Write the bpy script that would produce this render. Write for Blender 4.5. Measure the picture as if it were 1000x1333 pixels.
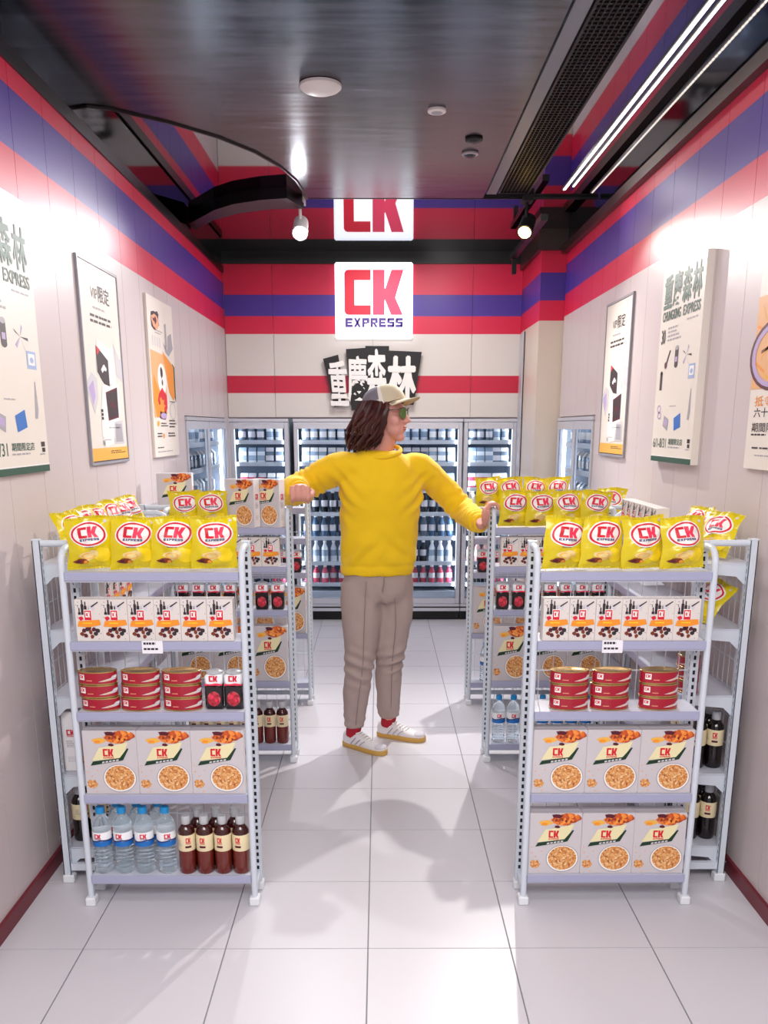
import bpy, bmesh, math, random
from mathutils import Vector, Matrix, noise
from mathutils.geometry import tessellate_polygon
R = math.radians
PI = math.pi
sc = bpy.context.scene
COL = sc.collection
for o in list(bpy.data.objects):
    bpy.data.objects.remove(o)
rnd = random.Random(7)

# ------------------------------------------------------------------ camera
cd = bpy.data.cameras.new('camera'); cam = bpy.data.objects.new('camera', cd); COL.objects.link(cam)
cd.sensor_fit = 'HORIZONTAL'; cd.sensor_width = 36.0; cd.lens = 1166.6 / 1000 * 36.0
cd.shift_y = (859.9 - 666.5) / 1000.0
cam.location = (0, 0, 1.55)
cam.rotation_euler = (PI / 2 - 0.255, 0, -0.005)
cd.clip_start = 0.05
sc.camera = cam
# ------------------------------------------------------------------ world, lights, exposure
w = bpy.data.worlds.new('world'); sc.world = w; w.use_nodes = True
w.node_tree.nodes['Background'].inputs[0].default_value = (0.92, 0.95, 1.0, 1)
w.node_tree.nodes['Background'].inputs[1].default_value = 0.75
vs = sc.view_settings
vs.view_transform = 'Standard'; vs.look = 'None'; vs.gamma = 1.0; vs.use_curve_mapping = False
vs.exposure = 0.0


def lamp(name, kind, loc, energy, color, target=None, **kw):
    d = bpy.data.lights.new(name, kind); d.energy = energy; d.color = color
    for k, v in kw.items():
        setattr(d, k, v)
    o = bpy.data.objects.new(name, d); COL.objects.link(o); o.location = loc
    if target is not None:
        o.rotation_euler = (Vector(target) - Vector(loc)).to_track_quat('-Z', 'Y').to_euler()
    return o


# bright mall lighting in front of the booth (behind the camera)
lamp('mall_light', 'AREA', (0.1, -0.8, 3.2), 122, (1, .97, .96), (0.1, 4.0, 0.9), shape='RECTANGLE', size=2.6, size_y=1.2)

# ------------------------------------------------------------------ materials
def lin(c):
    c = c.lstrip('#'); v = [int(c[i:i + 2], 16) / 255 for i in (0, 2, 4)]
    return tuple((x / 12.92 if x <= .04045 else ((x + .055) / 1.055) ** 2.4) for x in v) + (1,)


MATS = {}


def pbr(name, color, rough=.5, metal=0.0, var=0.0, scale=8.0, bump=0.0, bscale=60.0, trans=0.0, ior=1.45, emit=None, estr=0, coat=0.0, spec=None, sheen=0.0):
    m = bpy.data.materials.new(name); m.use_nodes = True
    nt = m.node_tree; b = nt.nodes['Principled BSDF']
    c = lin(color)
    b.inputs['Base Color'].default_value = c
    b.inputs['Roughness'].default_value = rough
    b.inputs['Metallic'].default_value = metal
    b.inputs['IOR'].default_value = ior
    if trans: b.inputs['Transmission Weight'].default_value = trans
    if coat: b.inputs['Coat Weight'].default_value = coat; b.inputs['Coat Roughness'].default_value = .1
    if spec is not None: b.inputs['Specular IOR Level'].default_value = spec
    if sheen: b.inputs['Sheen Weight'].default_value = sheen
    if emit:
        b.inputs['Emission Color'].default_value = lin(emit); b.inputs['Emission Strength'].default_value = estr
    tc = None
    if var or bump:
        tc = nt.nodes.new('ShaderNodeTexCoord')
    if var:
        n = nt.nodes.new('ShaderNodeTexNoise'); n.inputs['Scale'].default_value = scale; n.inputs['Detail'].default_value = 3
        nt.links.new(tc.outputs['Object'], n.inputs['Vector'])
        mx = nt.nodes.new('ShaderNodeMix'); mx.data_type = 'RGBA'
        mx.inputs['A'].default_value = tuple(x * (1 - var) for x in c[:3]) + (1,)
        mx.inputs['B'].default_value = tuple(min(1, x * (1 + var)) for x in c[:3]) + (1,)
        nt.links.new(n.outputs['Fac'], mx.inputs['Factor'])
        nt.links.new(mx.outputs['Result'], b.inputs['Base Color'])
    if bump:
        n2 = nt.nodes.new('ShaderNodeTexNoise'); n2.inputs['Scale'].default_value = bscale; n2.inputs['Detail'].default_value = 4
        nt.links.new(tc.outputs['Object'], n2.inputs['Vector'])
        bp = nt.nodes.new('ShaderNodeBump'); bp.inputs['Strength'].default_value = bump; bp.inputs['Distance'].default_value = .01
        nt.links.new(n2.outputs['Fac'], bp.inputs['Height']); nt.links.new(bp.outputs['Normal'], b.inputs['Normal'])
    MATS[name] = m
    return m


def ramp_mat(name, stops, scale, rough=.5, kind='voronoi'):
    m = bpy.data.materials.new(name); m.use_nodes = True; nt = m.node_tree; b = nt.nodes['Principled BSDF']
    tc = nt.nodes.new('ShaderNodeTexCoord')
    if kind == 'voronoi':
        t = nt.nodes.new('ShaderNodeTexVoronoi'); t.inputs['Scale'].default_value = scale; out = t.outputs['Color']
    else:
        t = nt.nodes.new('ShaderNodeTexNoise'); t.inputs['Scale'].default_value = scale; t.inputs['Detail'].default_value = 5; out = t.outputs['Fac']
    nt.links.new(tc.outputs['Object'], t.inputs['Vector'])
    r = nt.nodes.new('ShaderNodeValToRGB')
    while len(r.color_ramp.elements) < len(stops): r.color_ramp.elements.new(.5)
    for e, (p, c) in zip(r.color_ramp.elements, stops):
        e.position = p; e.color = lin(c)
    nt.links.new(out, r.inputs['Fac']); nt.links.new(r.outputs['Color'], b.inputs['Base Color'])
    b.inputs['Roughness'].default_value = rough
    MATS[name] = m
    return m


def stripe_mat(name, base, bands, rough=.35):
    """printed wall stripes: a constant colour ramp over the height"""
    m = bpy.data.materials.new(name); m.use_nodes = True; nt = m.node_tree; b = nt.nodes['Principled BSDF']
    tc = nt.nodes.new('ShaderNodeTexCoord'); sx = nt.nodes.new('ShaderNodeSeparateXYZ')
    nt.links.new(tc.outputs['Object'], sx.inputs[0])
    mp = nt.nodes.new('ShaderNodeMath'); mp.operation = 'DIVIDE'; mp.inputs[1].default_value = 3.0
    nt.links.new(sx.outputs['Z'], mp.inputs[0])
    r = nt.nodes.new('ShaderNodeValToRGB'); r.color_ramp.interpolation = 'CONSTANT'
    st = [(0, base)] + [(z / 3.0, c) for z, c in bands]
    while len(r.color_ramp.elements) < len(st): r.color_ramp.elements.new(.5)
    for e, (p, c) in zip(r.color_ramp.elements, st):
        e.position = p; e.color = lin(c)
    nt.links.new(mp.outputs[0], r.inputs['Fac']); nt.links.new(r.outputs['Color'], b.inputs['Base Color'])
    b.inputs['Roughness'].default_value = rough
    MATS[name] = m
    return m


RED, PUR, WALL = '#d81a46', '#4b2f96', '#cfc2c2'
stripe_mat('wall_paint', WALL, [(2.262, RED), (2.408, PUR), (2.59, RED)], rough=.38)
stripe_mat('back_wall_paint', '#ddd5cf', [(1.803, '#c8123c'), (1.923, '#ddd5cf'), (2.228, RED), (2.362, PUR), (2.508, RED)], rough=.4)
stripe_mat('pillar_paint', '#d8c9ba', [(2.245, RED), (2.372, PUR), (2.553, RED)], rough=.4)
pbr('wall_gap', '#b3a8a8', .7)
pbr('baseboard_red', '#6d1626', .4)
pbr('tile', '#cbc8ce', .34, var=.03, scale=1.5, bump=.02, bscale=9)
pbr('grout', '#8d8b92', .7)
pbr('black', '#0a0a0c', .35)
pbr('black_soft', '#141418', .6)
pbr('brown_trim', '#3a2422', .35)
pbr('band_gloss', '#4a4a54', .06, metal=1.0)
pbr('mirror', '#8e8e96', .03, metal=1.0)
pbr('edge_metal', '#2a2628', .3, metal=1.0)
pbr('grey_metal', '#7d7f86', .45, metal=.8)
pbr('vent_metal', '#1d1b1d', .5, metal=.6)
pbr('cola_shaded', '#140a0b', .12, coat=.4)  # brown bottles darkened: shade on the side racks is put into the colour
pbr('lamp_white', '#e8e4e2', .4)
pbr('led', '#ffffff', .5, emit='#fff6ea', estr=4)
pbr('led_thin', '#ffffff', .5, emit='#fff2e2', estr=.8)
pbr('spot_warm', '#ffffff', .5, emit='#ffd070', estr=30)
pbr('spot_cool', '#ffffff', .5, emit='#f4f6ff', estr=60)
pbr('sign_white', '#f6fbff', .3, emit='#eef6ff', estr=1.5)
pbr('sign_red', '#f02340', .4, emit='#f02340', estr=.35)
pbr('sign_pink', '#f8486e', .4, emit='#f8486e', estr=.45)
pbr('sign_purple', '#5c3f97', .4, emit='#5c3f97', estr=.2)
pbr('rack_white', '#cdd4de', .35, var=.03)
pbr('rack_grey', '#a3adba', .4)
pbr('rack_slot', '#15161c', .6)
pbr('shelf_sheet', '#c9cbd8', .35)
pbr('rail_lavender', '#a4a6c1', .28)
pbr('price_paper', '#eceaf0', .6)
pbr('pad_white', '#dfe2e6', .5)
pbr('p_white', '#f4f0ec', .45)
pbr('p_red', '#d5172f', .45)
pbr('p_pink', '#ea3054', .45)
pbr('p_navy', '#2b2f6b', .45)
pbr('p_black', '#1b181c', .5)
pbr('p_dark', '#33262c', .5)
pbr('p_cream', '#e9dfb0', .45)
pbr('p_green', '#12361f', .45)
pbr('p_orange', '#f0932a', .45)
pbr('p_orange_pale', '#e9b07a', .45)
pbr('p_yellow', '#f2d21a', .4)
pbr('p_chip', '#e8cf8a', .5)
pbr('p_brown', '#7c3418', .5)
pbr('p_maroon', '#571323', .5)
pbr('p_grey', '#a8a3aa', .5)
pbr('p_lgrey', '#cfcbd0', .5)
pbr('p_blue', '#2a6fc4', .45)
pbr('p_lilac', '#b9a3cf', .5)
pbr('p_peach', '#f0a982', .5)
pbr('p_lblue', '#9fb4dc', .5)
pbr('p_darkgreen', '#24503f', .5)
pbr('p_gold_band', '#efb24b', .5)
pbr('poster_paper', '#e9e0d6', .45)
pbr('poster_edge', '#b9b3b6', .45)
pbr('poster_frame', '#97949c', .4)
ramp_mat('p_nuts', [(0, '#7a3514'), (.3, '#c97838'), (.6, '#dca05f'), (1, '#f3d3a2')], 190)
ramp_mat('p_roast', [(0, '#4a1210'), (.4, '#c8501c'), (.7, '#f08a30'), (1, '#f6c070')], 120)
ramp_mat('p_cherry', [(0, '#5a0a18'), (.5, '#b01c30'), (1, '#e2606a')], 110)
pbr('bag_yellow', '#dcc508', .25, var=.12, scale=14, bump=.45, bscale=22, coat=.4)
pbr('bag_seal', '#d3bd10', .3, var=.1, scale=60, bump=.3, bscale=120)
pbr('coffee_paper', '#ddd5d0', .45)
pbr('granola_paper', '#c9c3c6', .42, var=.04, scale=12)
pbr('granola_side', '#f0ecec', .42)
pbr('tin_red', '#a40e2a', .28, coat=.4)
pbr('tin_gold', '#c9a76a', .25, metal=.9)
pbr('glass_water', '#e6f1f8', .05, trans=.86, ior=1.3)
pbr('cap_blue', '#1f8fd0', .35)
pbr('label_white', '#f1f1f4', .4)
pbr('label_blue', '#1d6fc0', .4)
pbr('cola_brown', '#3a0d0c', .1, coat=.5)
pbr('cola_backlit', '#6b2216', .12, coat=.4)  # light passing through the lower part of the bottle, painted into its colour
pbr('cap_clear', '#d6d8dc', .2, trans=.3)
pbr('label_cream', '#e8d8b0', .45)
pbr('jar_black', '#16090c', .2, coat=.5)
pbr('fridge_frame', '#c9c9d2', .35, metal=.25)
pbr('fridge_in', '#c4ccd8', .5)
pbr('fridge_back', '#6f7d94', .5)
pbr('fridge_shelf', '#d4d9e2', .4)
pbr('glass_pane', '#eaf2fa', .02, trans=1.0, ior=1.02)
pbr('fridge_light', '#ffffff', .5, emit='#f0f4ff', estr=3.0)
for i, c in enumerate(['#20242c', '#8fa0b4', '#dfe4ea', '#b8455c', '#3f5a78', '#c9a54a', '#e9b6b0', '#5d6a7a']):
    pbr('drink_%d' % i, c, .25)
pbr('skin', '#d59688', .5, var=.04, scale=20)
pbr('lips', '#b4605c', .45)
ramp_mat('hair_brown', [(0, '#1d0909'), (.5, '#3a130e'), (1, '#5c241a')], 14, .4, 'noise')
pbr('sweater_yellow', '#efc303', .8, var=.04, scale=9, bump=.25, bscale=220, sheen=.15)
pbr('trouser_taupe', '#ab9791', .8, var=.05, scale=10, bump=.12, bscale=260)
pbr('trouser_seam', '#8f7c77', .8)
pbr('sock_red', '#a8182c', .8)
pbr('shoe_white', '#dcd6d8', .6, var=.03, scale=30)
pbr('shoe_grey', '#a9a5b2', .6)
pbr('shoe_toe', '#c9c4ca', .75)
pbr('shoe_lace', '#f0ece8', .7)
pbr('shoe_gum', '#c79a4c', .5)
pbr('cap_beige', '#c5b69c', .75, bump=.1, bscale=200)
pbr('cap_mesh', '#77707c', .8, bump=.4, bscale=300)
pbr('cap_offwhite', '#d8d2cc', .75)
pbr('lens_green', '#5c7a3a', .08, metal=.6)
pbr('frame_dark', '#3a3530', .3)


def brushed():
    m = bpy.data.materials.new('ceiling_brushed'); m.use_nodes = True; nt = m.node_tree; b = nt.nodes['Principled BSDF']
    tc = nt.nodes.new('ShaderNodeTexCoord'); mp = nt.nodes.new('ShaderNodeMapping'); mp.inputs['Scale'].default_value = (1.2, 9, 1)
    nt.links.new(tc.outputs['Object'], mp.inputs[0])
    n = nt.nodes.new('ShaderNodeTexNoise'); n.inputs['Scale'].default_value = 3; n.inputs['Detail'].default_value = 6
    nt.links.new(mp.outputs[0], n.inputs['Vector'])
    r = nt.nodes.new('ShaderNodeValToRGB'); r.color_ramp.elements[0].color = lin('#2f2f35'); r.color_ramp.elements[1].color = lin('#5a5a63')
    r.color_ramp.elements[0].position = .3; r.color_ramp.elements[1].position = .75
    nt.links.new(n.outputs['Fac'], r.inputs['Fac']); nt.links.new(r.outputs['Color'], b.inputs['Base Color'])
    b.inputs['Metallic'].default_value = 1.0; b.inputs['Roughness'].default_value = .16
    r2 = nt.nodes.new('ShaderNodeMapRange'); r2.inputs['To Min'].default_value = .12; r2.inputs['To Max'].default_value = .32
    nt.links.new(n.outputs['Fac'], r2.inputs['Value']); nt.links.new(r2.outputs[0], b.inputs['Roughness'])
    MATS['ceiling_brushed'] = m


brushed()

# ------------------------------------------------------------------ mesh builder
class MB:
    def __init__(s):
        s.v = []; s.f = []; s.m = []; s.keys = []

    def mi(s, k):
        if k not in s.keys: s.keys.append(k)
        return s.keys.index(k)

    def face(s, idx, k):
        s.f.append(tuple(idx)); s.m.append(s.mi(k))

    def add(s, verts, faces, k):
        o = len(s.v); s.v += [tuple(p) for p in verts]; i = s.mi(k)
        for f in faces:
            s.f.append(tuple(o + a for a in f)); s.m.append(i)
        return o

    def box(s, x0, y0, z0, x1, y1, z1, k, bev=0.0):
        if bev:
            b = bev
            vs_ = []
            for z, i in ((z0, b), (z0 + b, 0), (z1 - b, 0), (z1, b)):
                vs_ += [(x0 + b, y0 + i, z), (x1 - b, y0 + i, z), (x1 - i, y0 + b, z), (x1 - i, y1 - b, z), (x1 - b, y1 - i, z), (x0 + b, y1 - i, z), (x0 + i, y1 - b, z), (x0 + i, y0 + b, z)]
            fs = [tuple(range(7, -1, -1)), tuple(range(24, 32))]
            for r in range(3):
                for q in range(8):
                    fs.append((r * 8 + q, r * 8 + (q + 1) % 8, r * 8 + 8 + (q + 1) % 8, r * 8 + 8 + q))
            s.add(vs_, fs, k)
            return
        s.add([(x0, y0, z0), (x1, y0, z0), (x1, y1, z0), (x0, y1, z0), (x0, y0, z1), (x1, y0, z1), (x1, y1, z1), (x0, y1, z1)],
              [(3, 2, 1, 0), (4, 5, 6, 7), (0, 1, 5, 4), (1, 2, 6, 5), (2, 3, 7, 6), (3, 0, 4, 7)], k)

    def lathe(s, prof, k, n=16, cx=0, cy=0, sx=1, sy=1, ks=None):
        """prof: list of (r, z); ks optional material per segment"""
        o = len(s.v)
        for r, z in prof:
            for i in range(n):
                a = 2 * PI * i / n
                s.v.append((cx + r * sx * math.cos(a), cy + r * sy * math.sin(a), z))
        for j in range(len(prof) - 1):
            kk = ks[j] if ks else k
            for i in range(n):
                s.face((o + j * n + i, o + j * n + (i + 1) % n, o + (j + 1) * n + (i + 1) % n, o + (j + 1) * n + i), kk)
        s.face([o + i for i in range(n - 1, -1, -1)], ks[0] if ks else k)
        s.face([o + (len(prof) - 1) * n + i for i in range(n)], ks[-1] if ks else k)

    def tube(s, pts, rad, k, n=8, close=True):
        pts = [Vector(p) for p in pts]
        if not isinstance(rad, (list, tuple)): rad = [rad] * len(pts)
        o = len(s.v); pv = None
        for i, p in enumerate(pts):
            t = (pts[min(i + 1, len(pts) - 1)] - pts[max(i - 1, 0)]).normalized()
            if pv is None:
                a = Vector((0, 0, 1)) if abs(t.z) < .9 else Vector((1, 0, 0))
                u = t.cross(a).normalized()
            else:
                u = (pv - t * pv.dot(t)).normalized()
            pv = u; vv = t.cross(u)
            r = rad[i]; ra, rb = r if isinstance(r, tuple) else (r, r)
            for q in range(n):
                an = 2 * PI * q / n
                s.v.append(tuple(p + u * (ra * math.cos(an)) + vv * (rb * math.sin(an))))
        for j in range(len(pts) - 1):
            for q in range(n):
                s.face((o + j * n + q, o + j * n + (q + 1) % n, o + (j + 1) * n + (q + 1) % n, o + (j + 1) * n + q), k)
        if close:
            s.face([o + q for q in range(n - 1, -1, -1)], k)
            s.face([o + (len(pts) - 1) * n + q for q in range(n)], k)

    def loft(s, rings, k):
        n = len(rings[0]); o = len(s.v)
        for r in rings: s.v += [tuple(p) for p in r]
        for j in range(len(rings) - 1):
            for q in range(n):
                s.face((o + j * n + q, o + j * n + (q + 1) % n, o + (j + 1) * n + (q + 1) % n, o + (j + 1) * n + q), k)
        s.face([o + q for q in range(n - 1, -1, -1)], k)
        s.face([o + (len(rings) - 1) * n + q for q in range(n)], k)

    def ellipsoid(s, c, r, k, M=None, n=16, m=10):
        rings = []
        for j in range(1, m):
            t = PI * j / m
            ring = []
            for i in range(n):
                a = 2 * PI * i / n
                p = Vector((r[0] * math.sin(t) * math.cos(a), r[1] * math.sin(t) * math.sin(a), -r[2] * math.cos(t)))
                if M is not None: p = M @ p
                ring.append(Vector(c) + p)
            rings.append(ring)
        s.loft(rings, k)

    def prism(s, poly, fn, d, k):
        """poly 2D -> extruded by fn(x, y, h) h in 0..d"""
        tri = tessellate_polygon([[Vector((x, y, 0)) for x, y in poly]])
        n = len(poly)
        vs_ = [fn(x, y, 0) for x, y in poly] + [fn(x, y, d) for x, y in poly]
        fs = [tuple(t) for t in tri] + [tuple(a + n for a in t) for t in tri]
        fs += [(i, (i + 1) % n, (i + 1) % n + n, i + n) for i in range(n)]
        s.add(vs_, fs, k)

    def mesh(s, name, smooth=False):
        me = bpy.data.meshes.new(name)
        me.from_pydata(s.v, [], s.f)
        for k in s.keys: me.materials.append(MATS[k])
        me.polygons.foreach_set('material_index', s.m)
        bm = bmesh.new(); bm.from_mesh(me)
        bmesh.ops.recalc_face_normals(bm, faces=bm.faces)
        bm.to_mesh(me); bm.free()
        if smooth:
            me.polygons.foreach_set('use_smooth', [True] * len(me.polygons))
            try: me.set_sharp_from_angle(angle=R(40))
            except Exception: pass
        me.update()
        return me

    def build(s, name, parent=None, smooth=False, loc=None):
        return link(name, s.mesh(name, smooth), parent, loc)


def link(name, me, parent=None, loc=None):
    o = bpy.data.objects.new(name, me); COL.objects.link(o)
    if parent: o.parent = parent
    if loc: o.location = loc
    return o


def tag(o, label=None, cat=None, group=None, kind=None):
    if label: o['label'] = label
    if cat: o['category'] = cat
    if group: o['group'] = group
    if kind: o['kind'] = kind
    return o


def thing(name, label, cat, loc=(0, 0, 0), rot=(0, 0, 0), group=None):
    o = bpy.data.objects.new(name, None); COL.objects.link(o)
    o.empty_display_size = .05
    o.location = loc; o.rotation_euler = rot
    return tag(o, label, cat, group)


KIDS = {}


def kids(o):
    return list(o.children)


def dup(root, loc, rot=None, label=None, group=None):
    r = root.copy(); COL.objects.link(r); r.location = loc
    if rot is not None: r.rotation_euler = rot
    if label: r['label'] = label
    if group: r['group'] = group
    for ch in kids(root):
        c = ch.copy(); COL.objects.link(c); c.parent = r
        for g in kids(ch):
            d = g.copy(); COL.objects.link(d); d.parent = c
    return r


def struct(o):
    o['kind'] = 'structure'
    return o


ORD = ['first', 'second', 'third', 'fourth', 'fifth', 'sixth', 'seventh', 'eighth', 'ninth', 'tenth', 'eleventh', 'twelfth']

# ------------------------------------------------------------------ vector art
TXT = {}


def text_tris(body, bold=0.0):
    key = (body, bold)
    if key in TXT: return TXT[key]
    cu = bpy.data.curves.new('t', 'FONT'); cu.body = body; cu.resolution_u = 3; cu.offset = bold
    ob = bpy.data.objects.new('t', cu); COL.objects.link(ob)
    dg = bpy.context.evaluated_depsgraph_get()
    me = bpy.data.meshes.new_from_object(ob.evaluated_get(dg))
    me.calc_loop_triangles()
    vs_ = [(v.co.x, v.co.y) for v in me.vertices]
    tr = [[vs_[i] for i in t.vertices] for t in me.loop_triangles]
    bpy.data.objects.remove(ob); bpy.data.curves.remove(cu); bpy.data.meshes.remove(me)
    if not tr:
        TXT[key] = []; return []
    xs = [p[0] for t in tr for p in t]; ys = [p[1] for t in tr for p in t]
    x0, x1, y0, y1 = min(xs), max(xs), min(ys), max(ys)
    out = [[((x - x0) / (x1 - x0), (y - y0) / (y1 - y0)) for x, y in t] for t in tr]
    TXT[key] = out
    return out


def _n(pts):
    return [((x - 240) / 482.0, (617 - y) / 447.0) for x, y in pts]


C_POLY = _n([(455, 170), (268, 170), (250, 178), (240, 196), (240, 495), (250, 512), (268, 520), (455, 520), (455, 445), (322, 445), (322, 250), (455, 250)])
K_POLY = _n([(472, 170), (568, 170), (568, 310), (574, 318), (625, 170), (722, 170), (655, 385), (718, 520), (622, 520), (572, 400), (568, 405), (568, 520), (472, 520)])


def express_polys():
    L = []
    x = 245; W = 60; H0, H1 = 545, 617; t = 20
    def rc(a, b, c, d): L.append(_n([(a, b), (c, b), (c, d), (a, d)]))
    for ch in 'EXPRESS':
        m = (H0 + H1) / 2
        if ch == 'E':
            rc(x, H0, x + t, H1); rc(x + t, H0, x + W, H0 + t); rc(x + t, m - 7, x + W - 6, m + 7); rc(x + t, H1 - t, x + W, H1)
        elif ch == 'X':
            L.append(_n([(x, H0), (x + 20, H0), (x + W, H1), (x + W - 20, H1)])); L.append(_n([(x + W - 20, H0), (x + W, H0), (x + 20, H1), (x, H1)]))
        elif ch in 'PR':
            rc(x, H0, x + t, H1); rc(x + t, H0, x + W, H0 + t); rc(x + W - t, H0 + t, x + W, m + 5); rc(x + t, m - 4, x + W - t, m + 10)
            if ch == 'R': L.append(_n([(x + 24, m + 10), (x + 42, m + 10), (x + W, H1), (x + W - 20, H1)]))
        elif ch == 'S':
            rc(x + 6, H0, x + W, H0 + t); rc(x, H0 + 6, x + t, m + 4); rc(x + t, m - 7, x + W, m + 7); rc(x + W - t, m, x + W, H1 - 5); rc(x, H1 - t, x + W - 5, H1)
        x += 69
    return L


EXP = express_polys()


class Art:
    """flat print: triangles in a unit square, with a colour and a layer"""
    def __init__(s): s.t = []

    def tri(s, ts, k, ly): s.t += [(t, k, ly) for t in ts]

    def poly(s, pts, k, ly=1):
        s.tri([[pts[i] for i in t] for t in tessellate_polygon([[Vector((x, y, 0)) for x, y in pts]])], k, ly)

    def rect(s, x0, y0, x1, y1, k, ly=1): s.poly([(x0, y0), (x1, y0), (x1, y1), (x0, y1)], k, ly)

    def ell(s, cx, cy, rx, ry, k, ly=1, n=24):
        p = [(cx + rx * math.cos(2 * PI * i / n), cy + ry * math.sin(2 * PI * i / n)) for i in range(n)]
        s.tri([[(cx, cy), p[i], p[(i + 1) % n]] for i in range(n)], k, ly)

    def ring(s, cx, cy, rx, ry, w_, h_, k, ly=1, n=28):
        o = [(cx + rx * math.cos(2 * PI * i / n), cy + ry * math.sin(2 * PI * i / n)) for i in range(n)]
        q = [(cx + (rx - w_) * math.cos(2 * PI * i / n), cy + (ry - h_) * math.sin(2 * PI * i / n)) for i in range(n)]
        for i in range(n):
            j = (i + 1) % n
            s.tri([[o[i], o[j], q[j]], [o[i], q[j], q[i]]], k, ly)

    def blob(s, cx, cy, rx, ry, k, ly=1, n=12, rough=.35, seed=0):
        r = random.Random(seed)
        p = []
        for i in range(n):
            q = 1 - rough * r.random(); a = 2 * PI * i / n
            p.append((cx + rx * q * math.cos(a), cy + ry * q * math.sin(a)))
        s.tri([[(cx, cy), p[i], p[(i + 1) % n]] for i in range(n)], k, ly)

    def ck(s, x, y, w_, h_, ly=2, kc='p_red', kk='p_pink', ke='p_navy'):
        f = lambda P: [(x + a * w_, y + b * h_) for a, b in P]
        s.poly(f(C_POLY), kc, ly); s.poly(f(K_POLY), kk, ly)
        if ke:
            for P in EXP: s.poly(f(P), ke, ly)

    def text(s, body, x, y, w_, h_, k, ly=2, bold=0.0):
        T = text_tris(body, min(bold, .012))
        sh = [(0, 0)] if bold <= .012 else [(-bold / 2, 0), (bold / 2, 0), (0, -bold / 3), (0, bold / 3)]
        for q, (dx, dy) in enumerate(sh):
            s.tri([[(x + (a + dx / max(1, len(body) * .6)) * w_, y + (b + dy) * h_) for a, b in t] for t in T], k, ly + q * .6)

    def lines(s, x, y, w_, h_, rows, k, ly=2, seed=0):
        r = random.Random(seed)
        for i in range(rows):
            yy = y + h_ * (1 - (i + .5) / rows); xx = x; e = x + w_ * r.uniform(.6, 1)
            while xx < e:
                q = w_ * r.uniform(.06, .2); s.rect(xx, yy, min(xx + q, e), yy + h_ / rows * .45, k, ly); xx += q * 1.25

    def specks(s, n, k, ly, seed, x0=0.03, y0=.03, x1=.97, y1=.97, r0=.006, r1=.02, asp=1.0):
        r = random.Random(seed)
        for i in range(n):
            q = r.uniform(r0, r1)
            s.blob(r.uniform(x0, x1), r.uniform(y0, y1), q, q * asp, k, ly, n=6, seed=seed + i)

    def to(s, mb, fn, step=.00025, maxe=None):
        for t, k, ly in s.t:
            ts = [t]
            if maxe:
                for _ in range(4):
                    nt = []; ch = False
                    for a, b, c in ts:
                        e = [math.dist(a, b), math.dist(b, c), math.dist(c, a)]
                        m = max(e)
                        if m <= maxe: nt.append((a, b, c)); continue
                        ch = True
                        i = e.index(m)
                        P = (a, b, c); p, q, r_ = P[i], P[(i + 1) % 3], P[(i + 2) % 3]
                        md = ((p[0] + q[0]) / 2, (p[1] + q[1]) / 2)
                        nt += [(p, md, r_), (md, q, r_)]
                    ts = nt
                    if not ch: break
            for q in ts:
                o = len(mb.v)
                mb.v += [tuple(fn(u, v, ly * step)) for u, v in q]
                mb.face((o, o + 1, o + 2), k)
        return mb


def art_obj(art, name, fn, parent, maxe=None, step=.00025, label=None):
    mb = MB(); art.to(mb, fn, step, maxe)
    me = bpy.data.meshes.new(name); me.from_pydata(mb.v, [], mb.f)
    for k in mb.keys: me.materials.append(MATS[k])
    me.polygons.foreach_set('material_index', mb.m); me.update()
    o = link(name, me, parent)
    if label: o['label'] = label
    return o


# ================================================================== STRUCTURE
XL, XR, YB, ZC = -1.182, 1.256, 7.276, 2.82
Y0 = 0.3
WTOP = 2.67

# floor with its tiles
mb = MB(); mb.box(-2.2, -1.6, -.06, 2.2, 7.9, -.004, 'grout')
floor = struct(mb.build('floor'))
TS, TX, TY, G = 0.437, -0.911, 2.441, .0022
tm = MB(); tm.box(G, G, -.0039, TS - G, TS - G, 0, 'tile')
tmesh = tm.mesh('tile')
for i in range(-3, 6):
    for j in range(-8, 12):
        link('tile', tmesh, floor, (TX + i * TS, TY + j * .42 * (TS / TS), 0) if False else (TX + i * TS, TY + j * TS * .9588, 0)).scale = (1, .9588, 1)

# side walls: backing, panels, baseboard
NL = (5.64, 7.10, 1.612)     # niche of the fridge in the left wall (y0, y1, top)
NR = (5.40, 6.47, 1.612)


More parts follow.
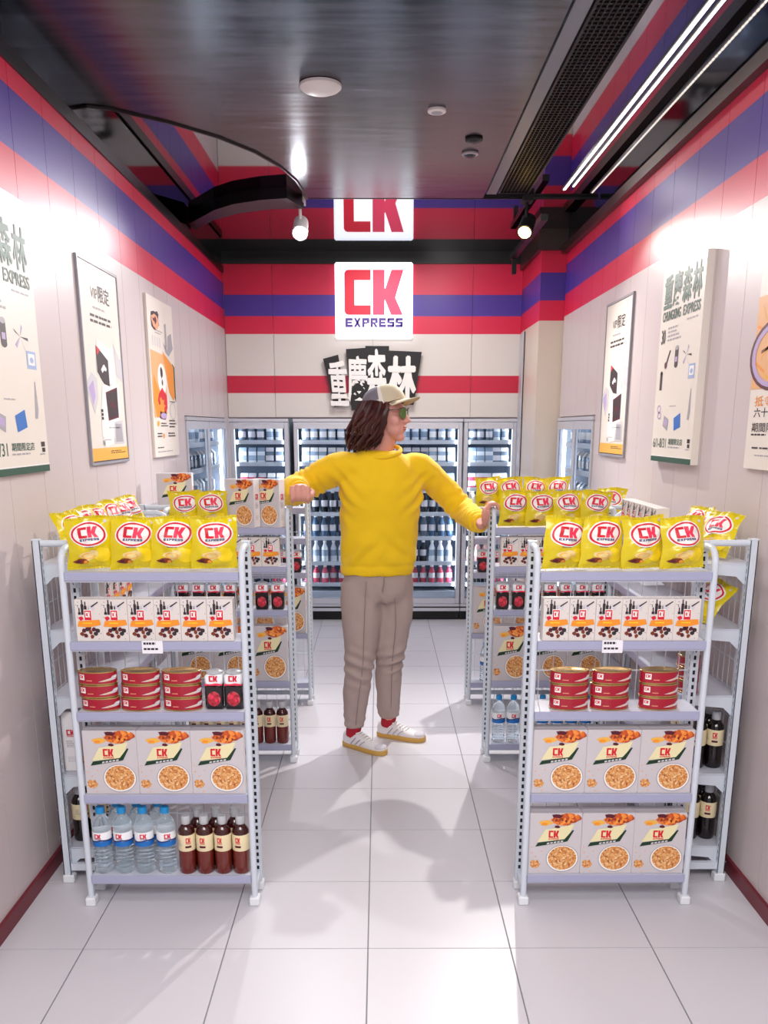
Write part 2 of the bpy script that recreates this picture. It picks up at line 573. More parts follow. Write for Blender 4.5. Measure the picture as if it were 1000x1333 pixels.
def side_wall(side):
    sgn = -1 if side == 'left' else 1
    X = XL if sgn < 0 else XR
    ny0, ny1, nz = NL if sgn < 0 else NR
    yend = YB if sgn < 0 else 6.48
    mb = MB()
    def bx(y0, y1, z0, z1, x0=.012, x1=.09, k='wall_gap'):
        a, b = X + sgn * x0, X + sgn * x1
        mb.box(min(a, b), y0, z0, max(a, b), y1, z1, k)
    bx(Y0, ny0, 0, ZC); bx(ny0, ny1, nz + .004, ZC)
    if ny1 < yend: bx(ny1, yend, 0, ZC)
    wall = struct(mb.build('wall_' + side))
    # vertical panels, one mesh per kind
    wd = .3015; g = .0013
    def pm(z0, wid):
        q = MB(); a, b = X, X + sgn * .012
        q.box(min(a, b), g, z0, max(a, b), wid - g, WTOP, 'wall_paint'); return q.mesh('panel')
    full = pm(0.0, wd); high = pm(nz + .006, wd)
    y = ny0 - wd
    while y > Y0 - .1:
        link('panel', full, wall, (0, y, 0)); y -= wd
    y = ny0; cnt = int(math.ceil((ny1 - ny0) / wd - .01)); wdn = (ny1 - ny0) / cnt
    hm = pm(nz + .006, wdn)
    for i in range(cnt): link('panel', hm, wall, (0, y + i * wdn, 0))
    if yend - ny1 > .02:
        link('panel', pm(0, yend - ny1), wall, (0, ny1, 0))
    # baseboard
    mb = MB(); a, b = X, X - sgn * .012
    mb.box(min(a, b), Y0, 0, max(a, b), ny0 - .01, .055, 'baseboard_red')
    if yend - ny1 > .05: mb.box(min(a, b), ny1 + .01, 0, max(a, b), yend - .01, .055, 'baseboard_red')
    struct(mb.build('baseboard_' + side))
    # dark trim along the top
    mb = MB(); a, b = X + sgn * .011, X - sgn * (.035 if sgn > 0 else .01)
    mb.box(min(a, b), Y0, WTOP, max(a, b), yend, WTOP + .05, 'brown_trim' if sgn > 0 else 'black')
    mb.box(min(X + sgn * .011, X), Y0, WTOP + .05, max(X + sgn * .011, X), yend, ZC, 'band_gloss')
    struct(mb.build('trim_1' if sgn < 0 else 'trim_2'))


side_wall('left'); side_wall('right')

# back wall: printed panels above the fridges
mb = MB(); mb.box(-1.26, YB + .012, 1.62, 1.35, YB + .08, ZC, 'wall_gap')
mb.box(-1.26, YB + .5, 0, 1.35, YB + .56, 1.7, 'wall_gap')
wall_back = struct(mb.build('wall_back'))
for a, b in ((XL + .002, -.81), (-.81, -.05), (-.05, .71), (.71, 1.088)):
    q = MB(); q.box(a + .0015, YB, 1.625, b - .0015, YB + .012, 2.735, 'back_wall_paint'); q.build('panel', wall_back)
q = MB(); q.box(-1.182, YB - .02, 2.735, 1.256, YB + .01, ZC, 'black'); struct(q.build('trim_3'))
# pillar in the right back corner
mb = MB(); mb.box(1.088, 6.482, 0, 1.30, YB + .01, 2.69, 'pillar_paint')
pil = struct(mb.build('wall_pillar'))
q = MB(); q.box(1.082, 7.06, 0, 1.0875, 7.075, 2.24, 'black'); q.box(1.078, 7.12, 0, 1.0875, 7.25, 2.235, 'fridge_frame'); struct(q.build('trim_4'))
q = MB(); q.box(1.06, 6.45, 2.69, 1.30, YB - .02, ZC, 'brown_trim'); struct(q.build('trim_5'))

# ceiling: mirror sheet, brushed front plate with a rounded corner
mb = MB(); mb.box(-1.30, Y0, ZC, 1.36, YB, ZC + .05, 'mirror')
ceiling = struct(mb.build('ceiling'))
arc = [(-1.34, 4.03), (-1.10, 4.11), (-.895, 4.28), (-.72, 4.48), (-.587, 4.70), (-.49, 4.95), (-.437, 5.20), (-.415, 5.45), (-.413, 5.60)]
pl = [(-1.34, Y0)] + arc + [(.59, 5.60), (.59, Y0)]
mb = MB(); mb.prism(pl[::-1], lambda x, y, h: (x, y, ZC - .012 + h), .0119, 'ceiling_brushed')
mb.build('ceiling_panel', ceiling)
mb = MB(); mb.tube([(x, y, ZC - .012) for x, y in arc], .009, 'edge_metal', 6); mb.build('panel_edge', ceiling, True)
mb = MB(); mb.box(-.413, 5.597, ZC - .014, 1.25, 5.607, ZC - .001, 'black'); mb.build('ceiling_seam', ceiling)
# curved black beam behind the rounded corner
bo = [(-1.17, 6.02), (-.95, 5.66), (-.823, 5.52), (-.65, 5.42), (-.505, 5.38)]
bi = [(-.43, 5.62), (-.62, 5.64), (-.82, 5.74), (-1.0, 5.92), (-1.17, 6.2)]
mb = MB(); mb.prism(bo + bi, lambda x, y, h: (x, y, ZC - .06 + h), .059, 'black'); struct(mb.build('trim_6'))
# air vent strip
mb = MB(); mb.box(.60, Y0, ZC - .012, .655, 5.50, ZC - .0005, 'grey_metal'); struct(mb.build('trim_7', None))
vent = thing('ceiling_vent', 'long black grille air vent running along the dark ceiling', 'vent', (.745, 2.9, ZC))
mb = MB()
mb.box(-.085, -2.4, -.02, -.075, 2.55, -.0005, 'vent_metal'); mb.box(.075, -2.4, -.02, .085, 2.55, -.0005, 'vent_metal')
mb.box(-.075, 2.54, -.02, .075, 2.55, -.0005, 'vent_metal'); mb.box(-.075, -2.4, -.02, .075, -2.39, -.0005, 'vent_metal')
mb.build('vent_frame', vent)
mb = MB(); mb.box(-.075, -2.39, -.003, .075, 2.54, -.0006, 'black'); mb.build('vent_backing', vent)
mb = MB()
for i in range(7): x = -.06 + i * .02; mb.box(x - .002, -2.39, -.016, x + .002, 2.54, -.010, 'vent_metal')
for i in range(164): y = -2.38 + i * .03; mb.box(-.075, y - .002, -.015, .075, y + .002, -.009, 'vent_metal')
tag(mb.build('vent_bars', vent), kind='stuff')

# linear lights
def led(name, label, x, wd, y0, y1, k, dash=False):
    t = thing(name, label, 'light', (x, (y0 + y1) / 2, ZC))
    L = (y1 - y0) / 2
    mb = MB(); mb.box(-wd / 2 - .005, -L, -.006, wd / 2 + .005, L, -.0005, 'grey_metal'); mb.build('channel', t)
    mb = MB()
    if dash:
        n = int(2 * L / .03)
        for i in range(n): y = -L + .03 * i; mb.box(-wd / 2, y, -.010, wd / 2, y + .02, -.006, k)
    else: mb.box(-wd / 2, -L, -.010, wd / 2, L, -.006, k)
    tag(mb.build('light_strip', t), kind='stuff' if dash else None)


led('led_light', 'left and brighter strip of the pair of white LED lines on the ceiling', 1.019, .012, 1.2, 5.42, 'led')
led('led_light', 'right strip of the close pair of white LED lines on the ceiling', 1.055, .008, 1.2, 5.35, 'led')
led('led_light', 'thin dotted LED line nearest the right wall on the ceiling', 1.187, .006, 1.2, 5.5, 'led_thin', True)

# ceiling fittings
t = thing('ceiling_light', 'large round white ceiling light on the dark ceiling panel', 'light', (-.222, 3.842, ZC - .012))
mb = MB(); mb.lathe([(.08, -.002), (.08, -.012), (.07, -.02)], 'lamp_white', 32); mb.build('rim', t, True)
mb = MB(); mb.lathe([(.066, -.02), (.055, -.026), (.03, -.03)], 'lamp_white', 32); mb.build('diffuser', t, True)
t = thing('ceiling_speaker', 'small round white ceiling fitting right of the large round light', 'fitting', (.237, 4.117, ZC - .012))
mb = MB(); mb.lathe([(.038, -.001), (.038, -.01), (.03, -.014)], 'lamp_white', 24); mb.build('rim', t, True)
mb = MB(); mb.lathe([(.024, -.014), (.015, -.018)], 'p_grey', 20); mb.build('grille', t, True)
for i, (x, y) in enumerate([(.428, 4.50), (.432, 4.72)]):
    t = thing('smoke_detector', ['nearer of two small dark round fittings on the ceiling panel', 'farther of two small dark round fittings on the ceiling panel'][i], 'fitting', (x, y, ZC - .012), group='dark ceiling fittings')
    mb = MB(); mb.lathe([(.04, -.001), (.04, -.008), (.034, -.012)], 'black_soft' if i == 0 else 'p_grey', 20); mb.build('rim', t, True)
    mb = MB(); mb.lathe([(.03, -.012), (.02, -.018)], 'black', 16); mb.build('sensor', t, True)


def spotlight(label, loc, target, k, energy, color, cone, body):
    t = thing('track_spotlight', label, 'light', loc)
    d = (Vector(target) - Vector(loc)).normalized()
    q = d.to_track_quat('Z', 'Y').to_matrix()
    h = ZC - loc[2]
    mb = MB(); mb.tube([(0, 0, .04), (0, 0, h - .02)], .009, body, 8); mb.box(-.03, -.05, h - .03, .03, .05, h - .001, body); mb.build('mount', t)
    mb = MB()
    pr = [(.03, -.08), (.042, -.07), (.045, .03), (.045, .05)]
    o = len(mb.v); n = 20
    rings = [[q @ Vector((r * math.cos(2 * PI * i / n), r * math.sin(2 * PI * i / n), z)) for i in range(n)] for r, z in pr]
    mb.loft(rings, body); mb.build('housing', t, True)
    mb = MB(); mb.loft([[q @ Vector((r * math.cos(2 * PI * i / n), r * math.sin(2 * PI * i / n), z)) for i in range(n)] for r, z in ((.036, .051), (.034, .054), (.02, .058))], k)
    mb.build('lens', t, True)
    for tg, en, cn in [(target, energy, cone)]:
        lo = lamp('spot_beam', 'SPOT', Vector(loc) + d * .075, en, color, tg, spot_size=R(cn), spot_blend=.8, shadow_soft_size=.02)
    return t


# two visible spotlights
spotlight('left ceiling spotlight shining white above the back wall', (-.455, 5.65, 2.66), (-.45, 3.9, 1.2), 'spot_cool', 70, (.98, .98, 1), 100, 'lamp_white')
spotlight('right ceiling spotlight glowing warm yellow beside the vent', (.845, 5.60, 2.66), (-.10, 3.3, .3), 'spot_warm', 205, (1, .97, .92), 104, 'black_soft')
mb = MB(); mb.box(.93, 5.62, 2.70, .97, 6.9, 2.735, 'black'); mb.box(.94, 6.82, 2.60, .97, 6.86, 2.70, 'black'); mb.box(.94, 6.3, 2.735, .96, 6.32, ZC - .001, 'black')
tag(mb.build('light_track'), 'dark metal light track hanging near the right back pillar', 'track')


# unseen area lights added just below the ceiling to brighten the booth
for x, y, e in ((.05, 1.6, 14), (.05, 3.2, 11), (.05, 5.0, 15), (.05, 6.25, 20)):
    lamp('fill_light', 'AREA', (x, y, ZC - .03), e, (1, .98, .97), (x, y + .001, 0), shape='DISK', size=.6)
lamp('wall_washer', 'SPOT', (-.60, 5.0, 2.70), 3, (1, .96, .97), (-1.18, 4.15, 2.36), spot_size=R(75), spot_blend=1.0, shadow_soft_size=.04)
lamp('wall_washer', 'SPOT', (.80, 5.1, 2.74), 5, (1, .97, .97), (1.256, 4.75, 2.60), spot_size=R(85), spot_blend=1.0, shadow_soft_size=.04)
lamp('wall_washer', 'SPOT', (.45, 6.2, 2.70), 10, (1, .97, .97), (.80, 7.27, 2.45), spot_size=R(70), spot_blend=1.0, shadow_soft_size=.04)

# ================================================================== SIGNS
sign = thing('logo_lightbox', 'glowing white square lightbox sign with red CK and EXPRESS', 'sign', (-.04, YB - .035, 2.20))
mb = MB(); mb.box(-.295, 0, 0, .295, .0345, .545, 'sign_white', .012); mb.build('box', sign)
def letter(name, polys, k, d=.006):
    for P in polys:
        mb = MB(); mb.prism(P, lambda x, y, h: (-.222 + x * .444, -h, .085 + y * .405), d, k); yield mb
for mb in letter('c', [C_POLY], 'sign_red'): mb.build('letter', sign)
for mb in letter('k', [K_POLY], 'sign_pink'): mb.build('letter', sign)
mb = MB()
for P in EXP: mb.prism(P, lambda x, y, h: (-.222 + x * .444, -h, .085 + y * .405), .004, 'sign_purple')
mb.build('lettering', sign)

# black plate sign with white brush characters
bs = thing('brush_sign', 'black plate sign with big white brush characters under the lightbox', 'sign', (-.04, YB - .03, 1.68))
plates = [[(-.390, .375), (-.275, .405), (-.215, .03), (-.31, 0.02)], [(-.215, .445), (-.06, .455), (-.06, .0), (-.175, -.005)], [(-.067, .468), (.115, .468), (.115, .03), (-.067, .03)], [(.115, .435), (.365, .425), (.305, .035), (.115, .05)]]
for i, P in enumerate(plates):
    mb = MB(); mb.prism(P, lambda x, y, h: (x, -h, y), .022 + .0007 * i, 'p_black'); mb.build('plate', bs)
for ch, (x, y, w_, h_, sk) in zip('重慶森林', [(-.345, .03, .14, .33, .18), (-.205, .06, .155, .335, .08), (-.055, .06, .15, .38, 0), (.105, .07, .215, .32, .05)]):
    mb = MB(); bd = {'重': .3, '慶': .3, '森': .8, '林': 1.0}[ch]
    for t, dx, dy, dq in [(t, dx, dy, dq) for dx, dy, dq in ((-.03 * bd, 0, 0), (.03 * bd, 0, 1), (0, .022 * bd, 2), (0, -.022 * bd, 3)) for t in text_tris(ch, .014)]:
        o = len(mb.v)
        for a, b in [(a + dx, b + dy) for a, b in t]:
            jit = .006 * noise.noise(Vector((a * 9 + x * 30, b * 9, 3)))
            mb.v.append((x + a * w_ - sk * (b - .5) * .12 * (-1 if x > 0 else 1) + jit, -.0255 - .0005 * dq, y + b * h_ + jit))
        mb.face((o, o + 1, o + 2), 'p_white')
    mb.build('character', bs)

# ================================================================== POSTERS
def poster_map(W, Hh, d, sgn):
    # board stands out from the wall: u runs along the wall so that text reads left to right
    return lambda u, v, h: ((sgn * -1) * (d + h + .0006), (u - .5) * W * (1 if sgn < 0 else -1), v * Hh)


def poster(label, side, y, W, Hh, z, art, d=.012, frame=False, base='poster_paper'):
    sgn = -1 if side == 'left' else 1
    X = XL if sgn < 0 else XR
    t = thing('wall_poster', label, 'poster', (X, y, z))
    mb = MB(); a, b = -sgn * .0004, -sgn * d
    mb.box(min(a, b), -W / 2, 0, max(a, b), W / 2, Hh, base); mb.build('board', t)
    if frame:
        mb = MB(); a, b = -sgn * .0004, -sgn * (d + .004); f = .011
        x0, x1 = min(a, b), max(a, b)
        mb.box(x0, -W / 2 - f, -f, x1, -W / 2, Hh + f, 'poster_frame'); mb.box(x0, W / 2, -f, x1, W / 2 + f, Hh + f, 'poster_frame')
        mb.box(x0, -W / 2, -f, x1, W / 2, 0, 'poster_frame'); mb.box(x0, -W / 2, Hh, x1, W / 2, Hh + f, 'poster_frame')
        mb.build('frame', t)
    art_obj(art, 'print', poster_map(W, Hh, d, sgn), t)
    return t


def art_film():
    a = Art()
    for i, ch in enumerate('重慶森林'): a.text(ch, .06 + i * .225, .80, .20, .165, 'p_darkgreen', 1, .05)
    a.text('CHUNGKING', .06, .735, .44, .05, 'p_darkgreen', 1, .03); a.text('EXPRESS', .56, .735, .38, .05, 'p_darkgreen', 1, .03)
    a.text('30', .06, .62, .1, .075, 'p_dark', 1, .02)
    a.lines(.22, .62, .35, .08, 4, 'p_grey', 1, 3); a.lines(.66, .70, .3, .015, 1, 'p_grey', 1, 5)
    a.poly([(.2, .50), (.24, .50), (.33, .58), (.30, .58)], 'p_dark', 1); a.blob(.22, .505, .04, .02, 'p_maroon', 2, seed=4)
    a.rect(.44, .50, .52, .585, 'p_dark', 1); a.ell(.48, .50, .04, .015, 'p_dark', 2); a.rect(.455, .515, .505, .54, 'p_lilac', 2); a.ell(.48, .585, .04, .012, 'p_grey', 2)
    for q in range(5): an = q * 1.3; a.poly([(.72, .54), (.72 + .11 * math.cos(an), .54 + .05 * math.sin(an)), (.735 + .1 * math.cos(an), .528 + .05 * math.sin(an))], 'p_lilac' if q % 2 else 'p_dark', 1)
    a.rect(.79, .42, .93, .49, 'p_lblue', 1); a.rect(.81, .435, .91, .48, 'p_white', 2); a.ell(.86, .455, .03, .012, 'p_lblue', 3, 10)
    a.rect(.10, .38, .16, .47, 'p_dark', 1); a.ell(.13, .47, .03, .01, 'p_dark', 1, 10)
    a.poly([(.84, .22), (.88, .22), (.90, .26), (.885, .37), (.875, .37), (.85, .26)], 'p_grey', 1)
    a.ring(.13, .28, .05, .022, .018, .008, 'p_lilac', 1); a.ring(.15, .245, .05, .02, .018, .008, 'p_lilac', 1)
    a.poly([(.26, .19), (.38, .165), (.40, .225), (.28, .245)], 'p_grey', 1); a.poly([(.29, .2), (.37, .185), (.38, .215), (.3, .23)], 'p_lilac', 2)
    a.poly([(.55, .165), (.70, .185), (.68, .255), (.53, .23)], 'p_blue', 1)
    a.lines(.40, .285, .2, .01, 1, 'p_grey', 1, 9)
    a.text('6/1-8/31', .04, .075, .34, .05, 'p_darkgreen', 1, .005); a.text('期間限定店', .44, .092, .34, .033, 'p_darkgreen', 1, .01)
    a.lines(.44, .07, .34, .014, 1, 'p_grey', 1, 11); a.rect(.89, .105, .95, .125, 'p_dark', 1); a.rect(.9, .082, .95, .1, 'p_dark', 1); a.lines(.86, .065, .1, .012, 1, 'p_grey', 1, 12)
    a.rect(0, 0.0, 1, .028, 'p_darkgreen', 1); a.rect(.0, .028, 1, .034, 'p_white', 1)
    return a


def art_cards():
    a = Art()
    a.text('VIP', .27, .835, .17, .05, 'p_dark', 1); a.text('限定', .46, .825, .3, .085, 'p_dark', 1, .01)
    a.lines(.3, .775, .45, .02, 1, 'p_grey', 1, 3); a.lines(.22, .70, .6, .055, 2, 'p_dark', 1, 6)
    a.poly([(.0, .40), (.14, .46), (.27, .43), (.27, .33), (.16, .25), (.0, .37)], 'p_lgrey', 1); a.poly([(.04, .38), (.17, .42), (.2, .34), (.13, .29)], 'p_lilac', 2)
    a.poly([(.78, .64), (.93, .56), (1.0, .56), (1.0, .43), (.83, .46)], 'p_lgrey', 1)
    a.poly([(.27, .46), (.33, .63), (.62, .60), (.76, .61), (.78, .42), (.55, .40)], 'p_white', 2)
    a.poly([(.30, .60), (.60, .535), (.60, .40), (.45, .41), (.29, .465)], 'p_dark', 3); a.poly([(.3, .6), (.4, .58), (.31, .55)], 'p_red', 4); a.blob(.47, .49, .09, .03, 'p_white', 4, n=9, rough=.8, seed=3)
    a.poly([(.40, .40), (.85, .42), (.86, .26), (.60, .10), (.30, .13), (.33, .28)], 'p_white', 2)
    a.poly([(.47, .365), (.80, .40), (.80, .235), (.50, .215)], 'p_maroon', 3); a.poly([(.49, .355), (.78, .385), (.78, .25), (.52, .23)], 'p_dark', 4); a.blob(.65, .3, .09, .045, 'p_maroon', 5, n=9, rough=.7, seed=8)
    a.poly([(.33, .12), (.60, .155), (.62, .09), (.36, .075)], 'p_white', 3); a.poly([(.66, .21), (.90, .22), (.92, .09), (.62, .09)], 'p_lgrey', 3); a.poly([(.68, .20), (.86, .2), (.88, .1), (.67, .1)], 'p_grey', 4)
    for q in range(3): a.rect(.32, .26 - q * .02, .37, .275 - q * .02, 'p_dark', 4)
    a.lines(.5, .17, .3, .012, 1, 'p_grey', 4, 2); a.lines(.36, .105, .2, .012, 1, 'p_grey', 4, 5); a.text('限', .30, .085, .07, .025, 'p_dark', 4)
    a.rect(0, 0, 1, .072, 'p_gold_band', 5); a.lines(.5, .035, .42, .02, 2, 'p_dark', 6, 8); a.rect(0.02, 0.0, 1, .006, 'p_dark', 6)
    return a


def art_food():
    a = Art()
    a.blob(.28, .86, .2, .075, 'p_dark', 1, n=18, rough=.35, seed=2); a.blob(.28, .855, .16, .058, 'p_peach', 2, n=14, rough=.3, seed=5); a.blob(.27, .86, .1, .03, 'p_maroon', 3, n=9, rough=.7, seed=9)
    a.lines(.25, .775, .3, .03, 2, 'p_grey', 1, 2)
    for i in range(4): a.rect(.13 + i * .09, .70, .16 + i * .09, .76, 'p_lgrey', 1)
    a.poly([(.63, .86), (.7, .87), (.7, .72), (.63, .7)], 'p_grey', 1); a.poly([(.55, .74), (.62, .68), (.75, .66), (.95, .72), (.9, .82), (.74, .79), (.72, .7)], 'p_grey', 1)
    a.poly([(.03, .67), (.5, .66), (.62, .60), (.56, .28), (.05, .25)], 'p_orange_pale', 2)
    a.poly([(.5, .68), (.72, .64), (.92, .60), (.92, .40), (.86, .37), (.70, .42)], 'p_orange', 3); a.poly([(.88, .62), (.98, .6), (.97, .36), (.9, .4)], 'p_darkgreen', 2)
    a.ell(.42, .5, .17, .1, 'p_white', 4); a.blob(.4, .54, .06, .04, 'p_dark', 5, seed=4); a.blob(.42, .48, .03, .03, 'p_dark', 5, seed=5)
    a.poly([(.1, .52), (.3, .42), (.4, .28), (.15, .25), (.05, .35)], 'p_orange', 4)
    a.blob(.40, .36, .2, .09, 'p_red', 5, seed=7); a.blob(.36, .33, .16, .06, 'p_orange', 6, n=14, rough=.6, seed=8); a.blob(.38, .27, .17, .035, 'p_maroon', 5, seed=9); a.ell(.40, .265, .12, .02, 'p_lilac', 6)
    a.ring(.8, .3, .13, .06, .02, .01, 'p_lgrey', 3); a.rect(.68, .36, .92, .365, 'p_dark', 3)
    a.blob(.18, .215, .06, .02, 'p_gold_band', 3, seed=1); a.lines(.28, .19, .3, .03, 2, 'p_dark', 3, 4); a.lines(.62, .18, .3, .06, 3, 'p_dark', 3, 5)
    a.lines(.12, .12, .2, .035, 2, 'p_dark', 3, 6); a.blob(.37, .135, .04, .02, 'p_orange', 3, seed=3); a.lines(.55, .12, .38, .035, 2, 'p_dark', 3, 7)
    a.lines(.1, .05, .35, .014, 1, 'p_dark', 3, 8); a.lines(.1, .025, .75, .012, 1, 'p_grey', 3, 9)
    return a


def art_noodle():
    a = Art()
    a.text('車仔麵', .1, .78, .5, .12, 'p_dark', 1, .01); a.lines(.1, .70, .6, .05, 2, 'p_dark', 1, 4)
    a.rect(0, .30, 1, .64, 'p_orange_pale', 1)
    r = random.Random(5)
    for i in range(40):
        x, y = r.uniform(0.02, .95), r.uniform(.33, .62); an = r.uniform(-1, 1); L = r.uniform(.06, .16)
        dx, dy = L * math.cos(an), L * .6 * math.sin(an)
        a.poly([(x, y), (min(x + dx, .99), y + dy), (min(x + dx, .99), y + dy + .012), (x, y + .012)], ['p_orange', 'p_brown', 'p_peach', 'p_gold_band'][i % 4], 2 + i % 2)
    a.ring(.30, .42, .32, .12, .05, .02, 'p_lilac', 5); a.ring(.30, .42, .35, .13, .03, .012, 'p_maroon', 6)
    a.text('抵食', .08, .235, .25, .04, 'p_orange', 1, .01); a.text('六十元', .08, .195, .3, .035, 'p_dark', 1, .01); a.text('期間限定', .07, .14, .4, .035, 'p_dark', 1, .01); a.lines(.07, .12, .3, .014, 1, 'p_dark', 1, 3)
    a.lines(.1, .07, .45, .014, 1, 'p_dark', 1, 8); a.lines(.15, .045, .3, .01, 1, 'p_grey', 1, 9)
    return a


AF, AC, AD, AN = art_film(), art_cards(), art_food(), art_noodle()
poster('large poster with green vertical characters at the left edge of the photo', 'left', 2.97, .57, .805, 1.40, AF, .012, base='poster_paper')
poster('grey framed poster of dark cards and yellow band on left wall', 'left', 4.03, .535, .785, 1.407, AC, .007, True)
poster('poster of orange food farthest along the left wall', 'left', 5.09, .575, .805, 1.395, AD, .014)
poster('grey framed poster of dark cards and yellow band on right wall', 'right', 4.96, .51, .775, 1.408, AC, .007, True)
poster('thick board poster with green vertical characters on the right wall', 'right', 3.875, .53, .79, 1.404, AF, .03)
poster('food poster with noodle bowl cut by the right photo edge', 'right', 2.84, .56, .85, 1.415, AN, .014)


# ================================================================== FRIDGES
DRINK = {}


def drink_mesh(kind, ci):
    key = (kind, ci)
    if key in DRINK: return DRINK[key]
    mb = MB(); k = 'drink_%d' % ci; lb = {1: 'p_white', 2: 'drink_1', 5: 'p_white', 6: 'p_white'}.get(ci, 'p_lgrey')
    if kind == 'bottle':
        mb.lathe([(.026, 0), (.028, .01), (.028, .05), (.0285, .05), (.0285, .10), (.028, .10), (.026, .115), (.012, .145), (.012, .158), (.014, .158), (.014, .172)], k, 10,
                 ks=[k, k, k, lb, k, k, k, k, 'p_white', 'p_white'])
    elif kind == 'can':
        mb.lathe([(.026, 0), (.03, .006), (.03, .03), (.03, .075), (.03, .108), (.026, .115)], k, 10, ks=['grey_metal', k, lb, k, 'grey_metal'])
    else:
        mb.box(-.03, -.025, 0, .03, .025, .09, k); mb.add([(-.03, -.025, .09), (.03, -.025, .09), (.03, .025, .09), (-.03, .025, .09), (-.03, 0, .12), (.03, 0, .12)], [(0, 1, 5, 4), (2, 3, 4, 5), (1, 2, 5), (3, 0, 4)], lb)
        mb.box(-.031, -.0258, .02, .031, -.025, .06, lb)
    DRINK[key] = mb.mesh('drink_' + kind, True)
    return DRINK[key]


FSH = [.30, .475, .68, .875, 1.07, 1.27, 1.44]
FT = 1.612


def fridge(label, loc, rz, W, depth, doors, where, seed, lights=True, n_per=8, full=True):
    t = thing('display_fridge', label, 'fridge', loc, (0, 0, rz))
    mb = MB(); a = W / 2
    mb.box(-a, .035, .08, -a + .02, depth, FT, 'fridge_in'); mb.box(a - .02, .035, .08, a, depth, FT, 'fridge_in')
    mb.box(-a + .02, depth - .015, .08, a - .02, depth, FT, 'fridge_back'); mb.box(-a + .02, .035, FT - .03, a - .02, depth - .015, FT, 'fridge_in'); mb.box(-a + .02, .035, .08, a - .02, depth - .015, .24, 'fridge_in')
    mb.build('cabinet', t)
    mb = MB(); mb.box(-a, .05, 0, a, depth, .08, 'black'); mb.build('kick_plate', t)
    mb = MB(); mb.box(-a, .0, FT - .022, a, .034, FT, 'fridge_frame'); mb.build('trim_band', t)
    for z0, z1 in ((.08, .106), (.1185, .14)):
        mb = MB(); mb.box(-a, 0, z0, a, .034, z1, 'fridge_frame'); mb.build('trim_band', t)
    mb = MB(); mb.box(-a, .008, .1065, a, .034, .118, 'black_soft'); mb.build('shadow_gap', t)
    dw = W / doors
    for i in range(doors):
        x0, x1 = -a + i * dw + .003, -a + (i + 1) * dw - .003
        z0, z1 = .143, FT - .026; f = .032 if doors == 1 else .022
        mb = MB()
        mb.box(x0, 0, z0, x0 + f, .032, z1, 'fridge_frame', .004); mb.box(x1 - f, 0, z0, x1, .032, z1, 'fridge_frame', .004)
        mb.box(x0 + f, 0, z1 - .05, x1 - f, .032, z1, 'fridge_frame'); mb.box(x0 + f, 0, z0, x1 - f, .032, z0 + .045, 'fridge_frame')
        d = mb.build('door', t)
        mb = MB(); mb.box(x0 + f, .012, z0 + .045, x1 - f, .017, z1 - .05, 'glass_pane'); mb.build('glass_pane', d)
        mb = MB(); hx = x0 + .012
        mb.box(hx - .004, -.016, .72, hx + .006, -.0005, .95, 'grey_metal'); mb.build('handle', d)
    smb = MB(); smb.box(-a + .022, .06, -.012, a - .022, depth - .017, 0, 'fridge_shelf'); smb.box(-a + .022, .05, -.022, a - .022, .06, .010, 'fridge_shelf')
    sm = smb.mesh('shelf')
    for z in FSH: link('shelf', sm, t, (0, 0, z))
    if lights:
        mb = MB()
        for sx in (-1, 1): mb.box(sx * (a - .03) - .006, .038, .26, sx * (a - .03) + .006, .046, FT - .08, 'fridge_light')
        mb.box(-a + .05, .04, FT - .075, a - .05, .05, FT - .062, 'fridge_light')
        mb.build('interior_light', t)
    # drinks, each one an object
    r = random.Random(seed)
    ca, sa = math.cos(rz), math.sin(rz)
    names = ['bottom', 'second', 'third', 'fourth', 'fifth', 'sixth', 'top']
    pal = {0: [3, 0, 3], 1: [2, 6, 0], 2: [4, 0, 7], 3: [0, 7, 0], 4: [2, 3, 1], 5: [1, 2, 7], 6: [1, 7, 2]}
    kd = {0: 'bottle', 1: 'bottle', 2: 'bottle', 3: 'bottle', 4: 'carton', 5: 'carton', 6: 'can'}
    nm = {'bottle': 'drink_bottle', 'carton': 'drink_carton', 'can': 'drink_can'}
    for si, z in enumerate(FSH):
        if not full and si < 3: continue
        ci = pal[si][seed % 3]; kind = kd[si]
        W2 = W - .10; n = max(2, int(W2 / .078)) if n_per is None else n_per
        c2 = pal[si][(seed + 1) % 3]
        for j in range(n):
            x = -W2 / 2 + W2 * (j + .5) / n + r.uniform(-.004, .004); y = .11 + r.uniform(-.006, .01)
            o = link(nm[kind], drink_mesh(kind, ci if j < n * .55 else c2), None, (loc[0] + x * ca - y * sa, loc[1] + x * sa + y * ca, z + loc[2] + .0005))
            o.rotation_euler = (0, 0, rz)
            if si == 0: o.scale = (1, 1, .84)
            tag(o, '%s %s from left, %s shelf of %s' % (ORD[j], nm[kind].replace('_', ' '), names[si], where), kind, 'drink %ss on the %s shelf of the %s' % (kind, names[si], where))
    if lights:
        for sx in (-1, 1):
            px, py = sx * (a - .045), .052
            tx, ty = 0, depth
            lamp('fridge_glow', 'AREA', (loc[0] + px * ca - py * sa, loc[1] + px * sa + py * ca, .9), 5.0 * W / doors, (.92, .96, 1), (loc[0] + tx * ca - ty * sa, loc[1] + tx * sa + ty * ca, .9), shape='RECTANGLE', size=.02, size_y=1.25)


